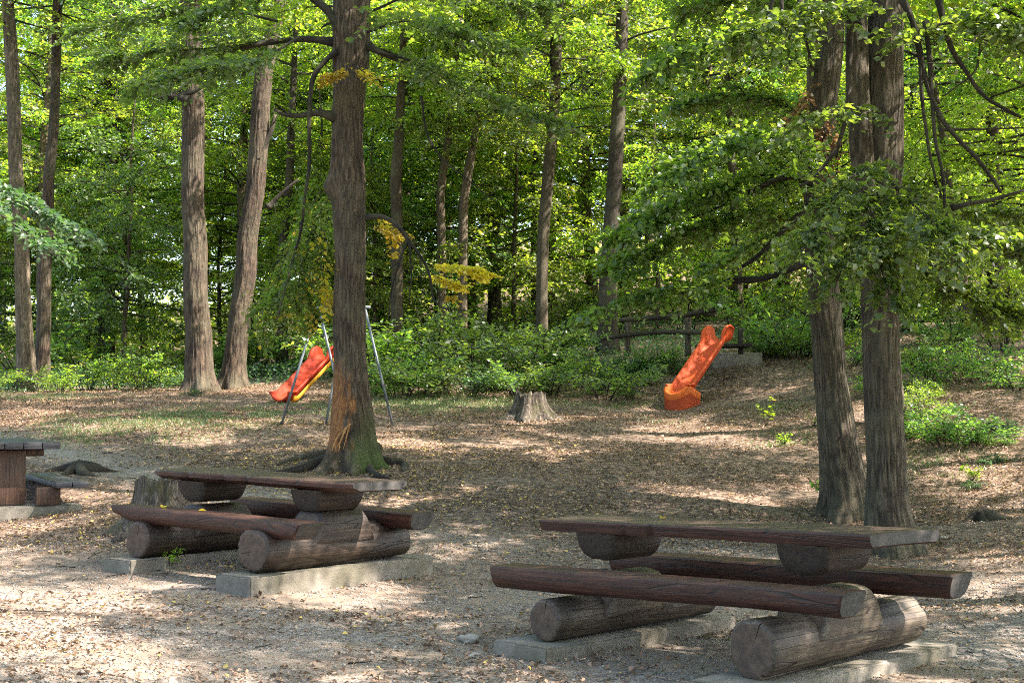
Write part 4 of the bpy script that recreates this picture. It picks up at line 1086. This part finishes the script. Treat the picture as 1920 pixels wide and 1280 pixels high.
# surface roots and torn bark of the scarred tree
def root_run(pts, r0, r1, bark='bark_scarred'):
    P = []
    for k, (px, py) in enumerate(pts):
        q = ground_at(px, py); P.append(q + np.array([0, 0, r0 * .35 - k * .01]) - b)
    P = catmull(P, .06); mb = MB(); mb.tube(P, np.linspace(r0, r1, len(P)), 12, noise=.2); mb.build('root', M[bark], rt)
root_run([(690, 860), (715, 868), (740, 870), (758, 872), (756, 884)], .09, .035, 'bark_main'); root_run([(640, 862), (600, 872), (560, 885), (500, 892)], .12, .03, 'bark_main')
root_run([(650, 870), (622, 884), (590, 896)], .10, .03, 'bark_main'); root_run([(684, 872), (700, 890), (730, 900)], .08, .03, 'bark_main'); root_run([(630, 855), (590, 858), (540, 866), (520, 872)], .08, .02, 'bark_main')
mb = MB()
for k in range(7):
    x0 = 634 + k * 3.2; P = [at(x0 + 3, 812 - 3 * k, YM - .36) - b, at(x0 - 6 - k % 3 * 3, 828, YM - .42) - b, at(x0 - 10 - (k % 2) * 5, 842 + 3 * (k % 3), YM - .44) - b]
    mb.tube(catmull(P, .03), np.linspace(.012, .004, len(catmull(P, .03))), 5)
m_, nt_, out_ = mat('torn_bark'); t_ = NT(nt_); t_.pr(out_, t_.ramp(t_.noise(ocoord(t_), 12, 4), [(.3, (.2, .08, .025)), (.7, (.5, .28, .1))]), .85); M['torn_bark'] = m_
mb.build('torn_bark', M['torn_bark'], rt)

# --- twin trunks at the right
b2 = ground_at(1590, 962); Y2 = b2[1]
rt2, bb2 = tree([(1590, 960, 84), (1578, 880, 74), (1566, 780, 66), (1556, 680, 60), (1548, 580, 58), (1540, 500, 56), (1536, 400, 54), (1536, 300, 52), (1544, 200, 52), (1556, 100, 50), (1564, -20, 48)],
     Y2, 'bark_grey', 'leaning trunk with ivy at its foot, left one of the twin trees', top=15, crown=SHD[0], cbase=7, cscale=1.3, crot=1, sides=130, step=.05, flare=.55, seed=4)
b3 = ground_at(1672, 1035); Y3 = b3[1]
rt3, bb3 = tree([(1672, 1030, 84), (1665, 960, 76), (1662, 860, 70), (1656, 760, 68), (1652, 650, 68), (1650, 540, 70), (1650, 440, 74), (1652, 340, 76), (1656, 240, 72), (1660, 140, 68), (1662, 40, 66), (1664, -60, 62)],
     Y3, 'bark_grey', 'straight thick ridged trunk, right one of the twin trees behind the nearest table', top=15, crown=SHD[1], cbase=7.2, cscale=1.25, crot=2, sides=150, step=.05, flare=.5, seed=9, noise=.07)
Pst, Rst = px_trunk([(1640, 420, 34), (1622, 330, 44), (1614, 240, 44), (1608, 150, 42), (1606, 60, 40), (1600, -60, 36)], Y3 - .1)
link('second_stem', trunk_mesh('second_stem', Pst, Rst, 'bark_grey', bb3, 90, 0, 5, .07, 5, .05), rt3)
branch(rt2, bb2, [(1540, 470), (1480, 500), (1420, 520), (1370, 523), (1300, 540), (1250, 545), (1190, 555)], Y2 - 1.2, .05, .012)
branch(rt2, bb2, [(1535, 370), (1500, 400), (1460, 440), (1420, 480), (1390, 500)], Y2 - .8, .04, .02)
branch(rt2, bb2, [(1535, 350), (1480, 330), (1420, 350), (1340, 390), (1290, 410)], Y2 - 1.2, .035, .012)
for pts, r in (([(1690, 0), (1715, 60), (1735, 150), (1760, 220), (1800, 270), (1830, 300), (1876, 362)], .03), ([(1760, 0), (1780, 80), (1810, 130), (1850, 185), (1915, 220)], .028),
               ([(1735, 40), (1742, 120), (1752, 250), (1768, 330), (1775, 400), (1785, 450)], .024), ([(1722, 90), (1730, 200), (1748, 320), (1765, 370)], .02),
               ([(1785, 390), (1830, 380), (1880, 368), (1925, 355)], .022), ([(1760, 243), (1830, 243), (1925, 240)], .012), ([(1500, 0), (1508, 60), (1520, 110)], .02),
               ([(1450, 0), (1430, 60), (1410, 115)], .014), ([(1840, 60), (1830, 130), (1790, 165), (1770, 180)], .012), ([(1465, 0), (1470, 40), (1480, 75)], .014),
               ([(1596, 20), (1594, 120), (1590, 200), (1570, 280)], .035), ([(1570, 280), (1530, 330), (1500, 350)], .02)):
    branch(rt3, bb3, pts, Y3 - .6, r * 1.1, r * .6, 'bark_grey', noise=.08)
sp2 = [
    ([(1560, 330, 0), (1450, 262, -1), (1380, 260, -1.6), (1300, 290, -2), (1240, 340, -2.3)], 130, .62),
    ([(1540, 380, 0), (1450, 330, -.8), (1340, 350, -1.2), (1240, 390, -1.5), (1170, 440, -1.8)], 150, .65),
    ([(1540, 440, 0), (1440, 400, -.6), (1330, 420, -1), (1230, 460, -1.2), (1150, 500, -1.5)], 120, .6),
    ([(1420, 520, -1.2), (1370, 523, -1.2), (1300, 540, -1.2), (1250, 545, -1.2), (1190, 555, -1.3), (1100, 590, -1.6)], 70, .5),
    ([(1540, 420, 0), (1470, 430, .8), (1400, 470, 1.2), (1330, 500, 1.5)], 70, .6),
    ([(1560, 280), (1480, 200, .4), (1380, 180, .8), (1270, 200, 1)], 80, .75),
    ([(1560, 150), (1460, 90, -.3), (1350, 80, -.6), (1230, 120, -1)], 90, .8),
    ([(1570, 100), (1500, 20, .4), (1400, -10, .8), (1270, 20, 1)], 80, .85)]
sprays(rt2, bb2, [(q_[0], int(q_[1] * 1.4), q_[2], dict(jit=.58, vert=.22, droop=.4)) for q_ in sp2], Y2, 'leaf_mid', 5, .082, wf=.9)
sp3 = [
    ([(1660, 300, -.3), (1600, 330, -1.2), (1560, 380, -1.7), (1520, 440, -2), (1500, 480, -2.2)], 60, .5),
    ([(1660, 330, -.3), (1640, 390, -1.2), (1620, 440, -1.7), (1580, 500, -2), (1560, 560, -2.1)], 70, .5),
    ([(1670, 340, -.2), (1700, 370, -1), (1740, 410, -1.6), (1780, 450, -2), (1800, 500, -2.2)], 50, .5),
    ([(1660, 420, -.2), (1650, 480, -1.2), (1660, 530, -1.7), (1680, 580, -1.9)], 60, .48),
    ([(1690, 420), (1780, 430, -.3), (1860, 440, -.6), (1960, 470, -.9)], 90, .6),
    ([(1690, 480), (1770, 530, .4), (1850, 570, .6), (1950, 590, .8)], 80, .65),
    ([(1660, 100), (1720, 60, -.6), (1820, 40, -1), (1950, 60, -1.4)], 60, .7),
    ([(1690, 350, .3), (1780, 390, .9), (1880, 400, 1.1), (1980, 400, 1.2)], 50, .7),
    ([(1640, 60), (1560, 20, -.6), (1480, 30, -.9), (1400, 60, -1.3)], 60, .65),
    ([(1640, 200), (1560, 210, -.9), (1500, 230, -1.2)], 20, .5)]
sprays(rt3, bb3, [(q_[0], int(q_[1] * 1.4), q_[2], dict(jit=.58, vert=.22, droop=.4)) for q_ in sp3], Y3, 'leaf_mid', 6, .082, wf=.9)
for k, q_ in enumerate([([(1550, 140, -.3), (1500, 200, -.4), (1470, 240, -.4)], 22, .25), ([(1540, 190, -.3), (1550, 280, -.4), (1560, 330, -.4)], 44, .22, dict(droop=.9)),
    ([(1600, 240, -1.2), (1620, 290, -1.3), (1640, 320, -1.3)], 20, .22, dict(droop=.9))]):
    sprays(rt2, bb2, [q_], Y2, 'leaf_dead', 7 + k, .075, name='dead_leaves', r0=.006)

# --- left group
YA = ground_at(372, 734)[1]
rta, ba = tree([(374, 732, 54), (372, 640, 47), (367, 560, 45), (366, 460, 43), (361, 360, 42), (362, 260, 41), (361, 170, 41), (360, 80, 40), (358, -40, 38)], YA, 'bark_brown',
     'straight thick trunk with a fan of bare branches high up, third from the left', top=17, crown=CAN[0], cbase=9, cscale=.85, crot=.5, sides=96, seed=6, step=.08)
for pts, r in (([(352, 188), (330, 182), (316, 185), (285, 178), (240, 162)], .065), ([(318, 183), (320, 150), (326, 115), (334, 85)], .075), ([(318, 184), (345, 160), (380, 140), (390, 125)], .05), ([(335, 180), (370, 172), (400, 145), (420, 135)], .05)):
    branch(rta, ba, pts, YA - .5, r, r * .4, 'bark_dark')
YB = ground_at(437, 728)[1]
rtb, bbb = tree([(437, 728, 46), (440, 680, 42), (448, 600, 40), (460, 520, 38), (464, 450, 36), (478, 360, 36), (486, 270, 36), (490, 190, 34), (500, 110, 32), (520, 20, 28), (528, -50, 26)], YB, 'bark_brown',
     'crooked pale trunk bending right above the red slide', top=16, crown=CAN[2], cbase=9, cscale=.8, crot=3, sides=80, seed=7, step=.08, noise=.1)
branch(rtb, bbb, [(484, 300), (505, 250), (515, 215)], YB - .1, .08, .04, 'bark_brown'); branch(rtb, bbb, [(500, 390), (530, 360), (560, 335)], YB + .3, .06, .03, 'bark_brown')
YC = 33.0
tree([(50, 698, 34), (46, 620, 30), (42, 520, 28), (38, 420, 26), (30, 320, 26), (26, 220, 25), (22, 120, 24), (14, 0, 22)], YC, 'bark_pale',
     'slim tall trunk nearest the left edge of the photo', top=16, crown=CAN[3], cbase=8.5, crot=4, sides=60, seed=8, step=.1)
tree([(78, 690, 27), (82, 600, 26), (84, 500, 24), (90, 420, 22), (92, 330, 20), (100, 250, 19), (104, 150, 18), (108, 0, 17)], YC + 1.5, 'bark_brown',
     'mossy trunk standing right beside the leftmost trunk', top=17, crown=CAN[1], cbase=9, crot=5, sides=60, seed=10, step=.1)

# --- slim trunks behind the bank
mid = [
    ([(745, 420, 22), (742, 340, 22), (748, 260, 19), (752, 170, 16)], 36, 'bark_brown', 'short dark trunk seen just right of the scarred tree, above the yellow leaves'),
    ([(828, 440, 17), (826, 360, 17), (838, 280, 15), (846, 200, 13)], 38, 'bark_pale', 'pale slim trunk left of a leaning pair, in the centre background'),
    ([(868, 440, 17), (872, 360, 17), (884, 290, 16), (892, 240, 13)], 37.5, 'bark_pale', 'pale trunk leaning right in the centre background above the bank'),
    ([(1016, 520, 22), (1020, 420, 22), (1030, 310, 22), (1040, 190, 20), (1046, 60, 18), (1050, -30, 17)], 36, 'bark_grey', 'tall grey brown trunk right of centre, left of the dark mossy trunk'),
    ([(1140, 550, 34), (1144, 450, 30), (1152, 340, 28), (1158, 240, 27), (1164, 130, 25), (1168, -20, 22)], 34, 'bark_dark', 'very dark trunk with mossy edge rising above the pole fence'),
    ([(1813, 640, 16), (1812, 560, 15), (1800, 480, 13)], 31, 'bark_grey', 'thin grey trunk on the bank right of the twin trees'),
    ([(1884, 650, 16), (1888, 590, 15), (1884, 500, 14)], 34, 'bark_dark', 'thin dark trunk near the right edge, behind the bank bushes'),
    ([(1385, 560, 18), (1380, 450, 17), (1372, 300, 15)], 40, 'bark_brown', 'thin trunk hidden in leaves above the top of the orange slide'),
    ([(205, 640, 14), (210, 520, 13), (206, 400, 12), (214, 250, 11)], 44, 'bark_dark', 'thin dark trunk in the left background between the trunk pairs'),
    ([(530, 640, 20), (526, 500, 18), (540, 380, 16), (548, 200, 14)], 40, 'bark_dark', 'dark trunk in shade behind the swing stand and red slide'),
    ([(270, 650, 12), (262, 500, 12), (258, 350, 10)], 50, 'bark_brown', 'thin brown trunk far behind the left shrubs'),
]
for k, (pts, Y, bk, lab) in enumerate(mid):
    tree(pts, Y, bk, lab, top=15 + k % 3, crown=SHD[k % 2] if k in (0, 4, 9) else (CAN + LOW)[(k * 3) % 7], cbase=6.5 if k in (0, 4, 9) else 5.5, cscale=1.0, crot=k * 1.3, sides=16, seed=20 + k, step=.4)

# --- young trees and the wood behind
ORD = ['first', 'second', 'third', 'fourth', 'fifth', 'sixth', 'seventh', 'eighth', 'ninth', 'tenth', 'eleventh', 'twelfth', 'thirteenth', 'fourteenth', 'fifteenth', 'sixteenth', 'seventeenth', 'eighteenth',
       'nineteenth', 'twentieth', 'twenty-first', 'twenty-second', 'twenty-third', 'twenty-fourth', 'twenty-fifth', 'twenty-sixth', 'twenty-seventh', 'twenty-eighth', 'twenty-ninth', 'thirtieth']
def row_place(items, maker, phrase):
    """items [(px, Y, ...)], labelled in order from left to right"""
    items = sorted(items, key=lambda a: a[0])
    for k, it in enumerate(items): maker(it, phrase % ORD[k])
TP = {}
def stock_tree(kind, bark):
    """prototype trunk shared by the trees of the background"""
    if (kind, bark) not in TP:
        rng = np.random.default_rng(hash2(np.array([kind]), np.array([3]), 1)[0] * 1000 // 1 + kind) if False else np.random.default_rng(300 + kind)
        H = 16 if kind < 4 else 7; r = .2 if kind < 4 else .07
        z = np.linspace(-.4, H, 9); P = np.stack([np.cumsum(rng.normal(size=9) * .07), np.cumsum(rng.normal(size=9) * .07), z], 1); P[:, :2] -= P[1, :2]
        TP[(kind, bark)] = (trunk_mesh('trunk', P, np.linspace(r, r * .25, 9), bark, (0, 0, 0), 14, .4, 5, .08, kind, .5), P)
    return TP[(kind, bark)]
def place_tree(px, Y, kind, label, group, crown, cb, sc, bark='bark_brown', name='tree', X=None):
    x = (px - 960) / F * Y if X is None else X
    g = gz(x, Y); me, P = stock_tree(kind, bark)
    root = empty(name, (x, Y, g), random.random() * 6.28); root.scale = (sc,) * 3
    tag(root, label, 'tree', group); link('trunk', me, root)
    a = np.interp(cb, P[:, 2], P[:, 0]); b_ = np.interp(cb, P[:, 2], P[:, 1])
    for nm, m_ in (('crown', crown[0]), ('limbs', crown[1])): link(nm, m_, root, (a, b_, cb))
    return root
R_ = random.Random(5)
def mk(group, kinds, crowns, cb, bark):
    def f(it, label):
        px, Y = it[:2]; k = R_.randrange(len(crowns)); place_tree(px, Y, R_.choice(kinds), label, group, crowns[k], cb * (.85 + .3 * R_.random()), (.85 + .35 * R_.random()) * (it[2] if len(it) > 2 else 1), R_.choice(bark))
    return f
row_place([(px + R_.uniform(-40, 40), 38 + R_.uniform(-1, 3.5)) for px in (-230, 160, 215, 270, 560, 620, 700, 960, 1270, 1400, 1560, 1760, 1990)], mk('young trees behind the clearing', [4, 5, 6], LOW, 1.6, ['bark_dark', 'bark_brown']),
          '%s young tree from the left in the front row behind the clearing')
row_place([(px + R_.uniform(-50, 50), 44 + R_.uniform(-2, 4)) for px in range(-150, 2200, 185)], mk('trees in the middle of the wood', [0, 1, 2, 3], CAN, 3.6, ['bark_dark', 'bark_brown', 'bark_pale']),
          '%s tall tree from the left in the middle row of the wood')
row_place([(px + R_.uniform(-50, 50), 52 + R_.uniform(-3, 5), 1.1) for px in range(-200, 2200, 135)], mk('trees at the back of the wood', [0, 1, 2, 3], CAN, 3.0, ['bark_brown', 'bark_pale', 'bark_grey']),
          '%s tree from the left in the back row of the wood')
row_place([(px + R_.uniform(-50, 50), 68 + R_.uniform(-4, 8), 1.25) for px in range(-250, 2300, 125)], mk('trees on the far slope', [0, 1, 2, 3], FAR, 2.0, ['bark_brown', 'bark_pale', 'bark_grey']),
          '%s tree from the left on the farthest slope of the wood')
row_place([(px + R_.uniform(-60, 60), 46 + R_.uniform(-6, 10), 1.3) for px in range(-150, 2200, 170)], mk('saplings deep in the wood', [4, 5, 6], LOW, 1.0, ['bark_dark', 'bark_brown']),
          '%s sapling from the left in the shade deep in the wood')

# trees outside the frame; those on the right are added to shade the clearing
for k, (x, y, c, sc, cb) in enumerate([(7.5, 5, 0, 1.0, 4.6), (10, -1, 1, 1.1, 4.5), (5, -3, 2, 1.0, 5), (13, 5.5, 3, 1.1, 4.5), (9.5, 11, 1, 1.05, 4.6), (14.5, 13, 0, 1.15, 4.2), (12, 19, 2, 1.1, 4.2), (16, 24, 3, 1.2, 4.5), (2.5, -9, 0, 1.0, 5), (-9, 12, 2, 1.0, 4.8), (-12, 20, 1, 1.1, 4),
                                       (11, -9, 3, 1.1, 4.5), (-6, 3, 3, 1.0, 5.2), (18, 0, 1, 1.2, 4.5), (17, 31, 0, 1.2, 3.5), (-15, 29, 0, 1.1, 3.5), (-3, -6, 1, 1, 5.5), (6.3, 12, 0, 1, 6.2), (8.2, 8.2, 2, 1, 5.2), (7.6, 17, 1, 1, 6.8), (10.5, 24.5, 0, 1, 5.5), (12.5, 28, 2, 1.1, 4.5), (11.5, 15, 0, 1.1, 5), (4.8, 4.6, 1, .9, 5.8)]):
    place_tree(0, y, k % 4, ['tall leafy tree just outside the right side of the picture, %s from the front', 'tall leafy tree just outside the left side of the picture, %s from the front'][x < 0] % ORD[k], 'trees around the clearing', SHD[c % 2], cb, sc, 'bark_brown', X=x)
for px, Y, c, cb, sc, lab in ((1870, 34, 0, 1.2, 1.05, 'sunlit lime green tree behind the right edge slope'), (1960, 29, 1, 2.6, .95, 'sunlit lime green tree cut by the right edge, high on the slope'), (1760, 38, 1, 2.5, 1.1, 'lime green tree seen just right of the twin trunks'),
                          (880, 44, 0, 4.5, 1.1, 'bright yellow green tree at the top centre of the wood'), (620, 46, 1, 4, 1.1, 'bright yellow green tree glowing behind the scarred tree'), (1330, 45, 0, 3.5, 1.1, 'bright lime tree behind the hanging sprays of the leaning trunk'), (200, 46, 0, 3, 1.1, 'lime green tree glowing between the left trunk pairs')):
    place_tree(px, Y, c, lab, 'bright sunlit trees', SUNLIT[c], cb, sc, 'bark_brown')
place_tree(1660, 23.2, 0, 'tall tree standing hidden right behind the straight twin trunk', 'trees around the clearing', SHD[0], 6.6, 1.15, 'bark_brown').rotation_euler = (0, 0, 0)  # three hidden trees added so their crowns shade the slope and trunks
place_tree(1551, 26.5, 1, 'tall tree standing hidden right behind the leaning twin trunk', 'trees around the clearing', SHD[1], 7.2, 1.15, 'bark_brown').rotation_euler = (0, 0, 0)
place_tree(655, 27.5, 2, 'tall tree hidden right behind the scarred tree near the red slide', 'trees around the clearing', SHD[0], 7.4, 1.0, 'bark_brown').rotation_euler = (0, 0, 0)
# branch with pale green leaves reaching in from the left edge
rl, bl_ = place_tree(0, 15.2, 2, 'tree outside the left edge reaching in with a pale green spray of leaves', None, CAN[3], 7.5, 1.0, 'bark_brown', X=-7.6), None
bl_ = np.array(rl.location); rl.rotation_euler = (0, 0, 0); rl.scale = (1, 1, 1)
sprays(rl, bl_, [([(-250, 260), (-120, 300), (0, 350), (90, 400), (160, 440)], 90, .6), ([(-200, 300, -.5), (-60, 360, -.6), (40, 430, -.7), (110, 470, -.8)], 60, .5)],
       15.2, 'leaf_blue', 9, .07)

# ------------------------------------------------------------------ shrubs on the bank and along the wood edge
def shrub(px, py, k, sc, label, group, X=None, Yy=None):
    c = ground_at(px, py) if Yy is None else np.array([(px - 960) / F * Yy, Yy, gz((px - 960) / F * Yy, Yy)])
    root = empty('shrub', tuple(c - np.array([0, 0, .05])), R_.random() * 6.28); root.scale = (sc, sc, sc * (.85 + .3 * R_.random()))
    tag(root, label, 'shrub', group); link('foliage', SHR[k][0], root); link('stems', SHR[k][1], root)
def srow(items, phrase, group):
    for k, it in enumerate(sorted(items, key=lambda a: a[0])): shrub(*it[:4], phrase % ORD[k], group, Yy=it[4] if len(it) > 4 else None)
srow([(20, 735, 1, .9), (110, 735, 1, .8), (165, 733, 2, .9), (215, 730, 1, 1.1), (262, 730, 2, 1.0), (300, 728, 1, .9), (-60, 738, 1, 1), (355, 742, 3, .4), (330, 725, 0, .7)], '%s bright green shrub from the left along the left edge of the clearing', 'shrubs along the left edge')
srow([(px, 0, R_.choice([0, 0, 2, 3]), R_.choice([.4, .55, .7, .9, 1.2]), Y + R_.uniform(-.6, .5)) for px, Y in ((712, 29.6), (745, 30), (785, 30), (830, 30), (880, 29.9), (925, 30), (975, 30), (1030, 30), (1085, 30.2), (1130, 29.6), (1165, 29.0), (1200, 30.4), (1150, 30.7), (1235, 30.6))],
     '%s shrub from the left along the foot of the bank behind the stump', 'shrubs along the foot of the bank')
srow([(px + R_.uniform(-15, 15), 0, R_.choice([0, 0, 2, 1]), R_.choice([.8, 1.0, 1.3, 1.7]), Y + R_.uniform(-.4, .4)) for px, Y in ((690, 31.5), (735, 31.8), (780, 31.5), (830, 31.8), (880, 31.6), (930, 31.8), (985, 31.8), (1040, 31.8), (1060, 32), (1450, 31), (1500, 31.2), (1550, 31.4))],
     '%s shrub from the left in the second row on the bank', 'shrubs in the second row on the bank')
srow([(px + R_.uniform(-30, 30), 0, R_.choice([0, 1, 2, 2]), R_.uniform(.9, 2.1), Y + R_.uniform(-.6, .6)) for px, Y in [(q, 34.5) for q in list(range(650, 1120, 75)) + list(range(1420, 2000, 75))]],
     '%s shrub from the left on top of the bank', 'shrubs on top of the bank')
srow([(px + R_.uniform(-25, 25), 0, R_.choice([2, 1, 2, 1]), R_.uniform(1.5, 2.2), Y + R_.uniform(-1, 1)) for px, Y in [(q, 39) for q in range(-60, 2050, 110)]],
     '%s large bush from the left in the shade behind the bank', 'bushes in the shade behind the bank')
srow([(1725, 800, 0, .8), (1775, 835, 0, .9), (1830, 835, 0, .7), (1740, 720, 0, .9), (1800, 700, 2, .8), (1860, 715, 0, .9), (1905, 730, 0, .8), (1870, 870, 3, .4), (1810, 915, 3, .35), (1700, 690, 0, .9), (1900, 810, 3, .6), (1640, 740, 0, .6), (1480, 650, 1, .8), (1440, 670, 0, .7), (1590, 690, 0, .8), (1530, 670, 0, .8), (1880, 660, 2, 1.2), (1780, 650, 0, 1.1)] + [(R_.uniform(1690, 1930), R_.uniform(640, 860), R_.choice([0, 2, 1]), R_.uniform(.3, .6)) for q_ in range(11)],
     '%s shrub from the left on the leafy slope at the right', 'shrubs on the leafy slope at the right')
# small plants standing alone
def plant(px, py, h, n, leaf, label, m='leaf_green', spread=.5, name='plant'):
    c = ground_at(px, py); rng = np.random.default_rng(int(px)); f = Foliage()
    for k in range(n):
        az = k * 2.4; t = np.linspace(0, 1, 5)[:, None]; d = np.array([math.cos(az), math.sin(az), 0])
        P = d * h * spread * t + UP * h * t * (.6 + .5 * rng.random()); f.limb(P, .005, .002, 4); f.bough(P, 5, h * .35, leaf, rng, s0=.3, jit=.5, vert=.4, twig_r=.002)
    root = empty(name, tuple(c)); tag(root, label, 'plant'); link('foliage', f.leaves('foliage', M[m]), root); link('stems', f.merge_mesh('stems', M['bark_brown']), root)
plant(1436, 800, .50, 3, .09, 'thin seedling with pale leaves standing alone in front of the orange slide', spread=.15)
plant(1470, 835, .18, 6, .05, 'low green tuft on the litter left of the leaning trunk')
plant(1525, 800, .25, 4, .05, 'small weed close beside the left side of the leaning trunk')
plant(318, 1066, .16, 4, .05, 'little green weed growing beside the left concrete block of the left table')
plant(652, 880, .18, 12, .045, 'dark ivy tuft between the roots of the scarred tree', 'leaf_cool', .9)
plant(1572, 955, .34, 14, .06, 'ivy clump around the foot of the leaning trunk', 'leaf_cool', .9)
plant(965, 735, .35, 6, .09, 'leafy weed right above the lone grey stump', 'leaf_cool')
plant(1822, 905, .22, 8, .05, 'low plant on the litter below the right slope shrubs')
plant(800, 735, .30, 6, .08, 'leafy weed at the foot of the bank right of the swing stand', 'leaf_cool')
# ivy over the wall
rng = np.random.default_rng(77); f = Foliage()
o0 = at(1215, 690, 30.8); 
for k in range(70):
    x = rng.uniform(-1.1, 1.0); z = rng.uniform(.1, .55); P = np.array([[x, rng.uniform(-.1, .2), z], [x + rng.normal() * .1, -.12, z - .15], [x + rng.normal() * .15, -.2, z - .4]]); f.bough(catmull(P, .1), 12, .16, .055, rng, droop=.6, twig_r=.002)
iv = empty('ivy', tuple(o0)); tag(iv, 'dark ivy hanging over the low wall under the pole fence', 'ivy'); link('foliage', f.leaves('foliage', M['leaf_cool']), iv); link('stems', f.merge_mesh('stems', M['bark_dark']), iv)
# low undergrowth as one mass
rng = np.random.default_rng(88); n = 42000
Y = rng.uniform(29.5, 50, n * 2); X = (rng.random(n * 2) * 2 - 1) * (Y * .42)
pxx = 960 + F * X / Y; lim = np.interp(pxx, [0, 330, 460, 640, 700, 1200, 1400, 1500, 1700, 1920], [31, 31, 33, 32, 29.8, 29.8, 31.5, 30, 27, 24])
Y2_ = rng.uniform(22, 30, n * 2); sw_ = (pxx > 1600) & (rng.random(n * 2) < .32); Y = np.where(sw_, Y2_, Y)
k = ((Y > lim) | sw_) & (noise2(X * .8, Y * .8, 91) > -.12 + .3 * sw_); X, Y = X[k], Y[k]; n = len(X)
Z = ground_z(X, Y) + rng.random(n) ** 1.5 * .45
V, Fc, T_ = leaf_cards(np.stack([X, Y, Z], 1), rng.normal(size=(n, 3)) * [1, 1, .4], np.stack([rng.normal(size=n) * .5, rng.normal(size=n) * .5, np.ones(n)], 1), .05 + .05 * rng.random(n), .045 + .03 * rng.random(n), rng.random(n) * .9)
tag(link('undergrowth', np_mesh('undergrowth', V, Fc, M['leaf_blue'], tint=T_)), 'low leafy ground cover under the trees and shrubs', 'undergrowth', kind='stuff')

rng = np.random.default_rng(98); n = 34000
Y = rng.uniform(48, 90, n); X = (rng.random(n) * 2 - 1) * (Y * .42 + 3); Z = ground_z(X, Y) + rng.random(n) ** 1.3 * 1.7 * (1 + noise2(X * .5, Y * .5, 95))
V, Fc, T_ = leaf_cards(np.stack([X, Y, Z], 1), rng.normal(size=(n, 3)) * [1, 1, .5], rng.normal(size=(n, 3)) * .6 + [0, 0, 1], .16 + .14 * rng.random(n), .15 + .1 * rng.random(n), rng.random(n) * .9)
tag(link('bramble_cover', np_mesh('bramble_cover', V, Fc, M['leaf_green'], tint=T_)), 'waist high green cover on the slope deep in the wood', 'undergrowth', kind='stuff')
# the far wood that reads as one mass
rng = np.random.default_rng(99); n = 26000
Y = rng.uniform(84, 104, n); X = (rng.random(n) * 2 - 1) * (Y * .5 + 6)
Zr = rng.random(n) ** .9 * 27; k = (noise2(X * .35, Zr * .4 + 7, 93) + .5 * noise2(X * 1.1, Zr * 1.2, 94)) > .02 + .022 * Zr
X, Y, Zr = X[k], Y[k], Zr[k]; n = len(X); Z = ground_z(X, Y, False) + Zr
V, Fc, T_ = leaf_cards(np.stack([X, Y, Z], 1), rng.normal(size=(n, 3)), rng.normal(size=(n, 3)) + [0, 0, .8], .22 + .22 * rng.random(n), .2 + .15 * rng.random(n), rng.random(n) * .9)
tag(link('distant_wood', np_mesh('distant_wood', V, Fc, M['leaf_green'], tint=T_)), 'bright leafy mass of the far wood seen between the trunks', 'wood', kind='stuff')

# single leaves on the furniture
def fallen(C, yaw, u, v, z, label, sz=.07, a=0.3):
    c, s_ = math.cos(-yaw), math.sin(-yaw); x, y = C[0] + c * u - s_ * v, C[1] + s_ * u + c * v
    V, Fc, T2 = leaf_cards(np.array([[0, 0, .004]]), np.array([[math.cos(a), math.sin(a), .12]]), np.array([[.1, .05, 1]]), [sz], [sz * .8], np.array([.6]), .25, True)
    o = link('fallen_leaf', np_mesh('fallen_leaf', V, Fc, M['leaf_yellow'], tint=T2), None, (x, y, z)); tag(o, label, 'leaf', 'single yellow leaves on the tables')
fallen(CL, YL, -.15, -.70, .688, 'pale yellow leaf lying flat in the middle of the front bench of the left table')
fallen(CL, YL, -.62, -.74, .697, 'yellow leaf on the front bench of the left table, before the grey stump', .08, 1.3)
fallen(CR, YR, -.55, .10, .800, 'small yellow leaf on the top of the nearest table, near its far left end', .06, 2.0)
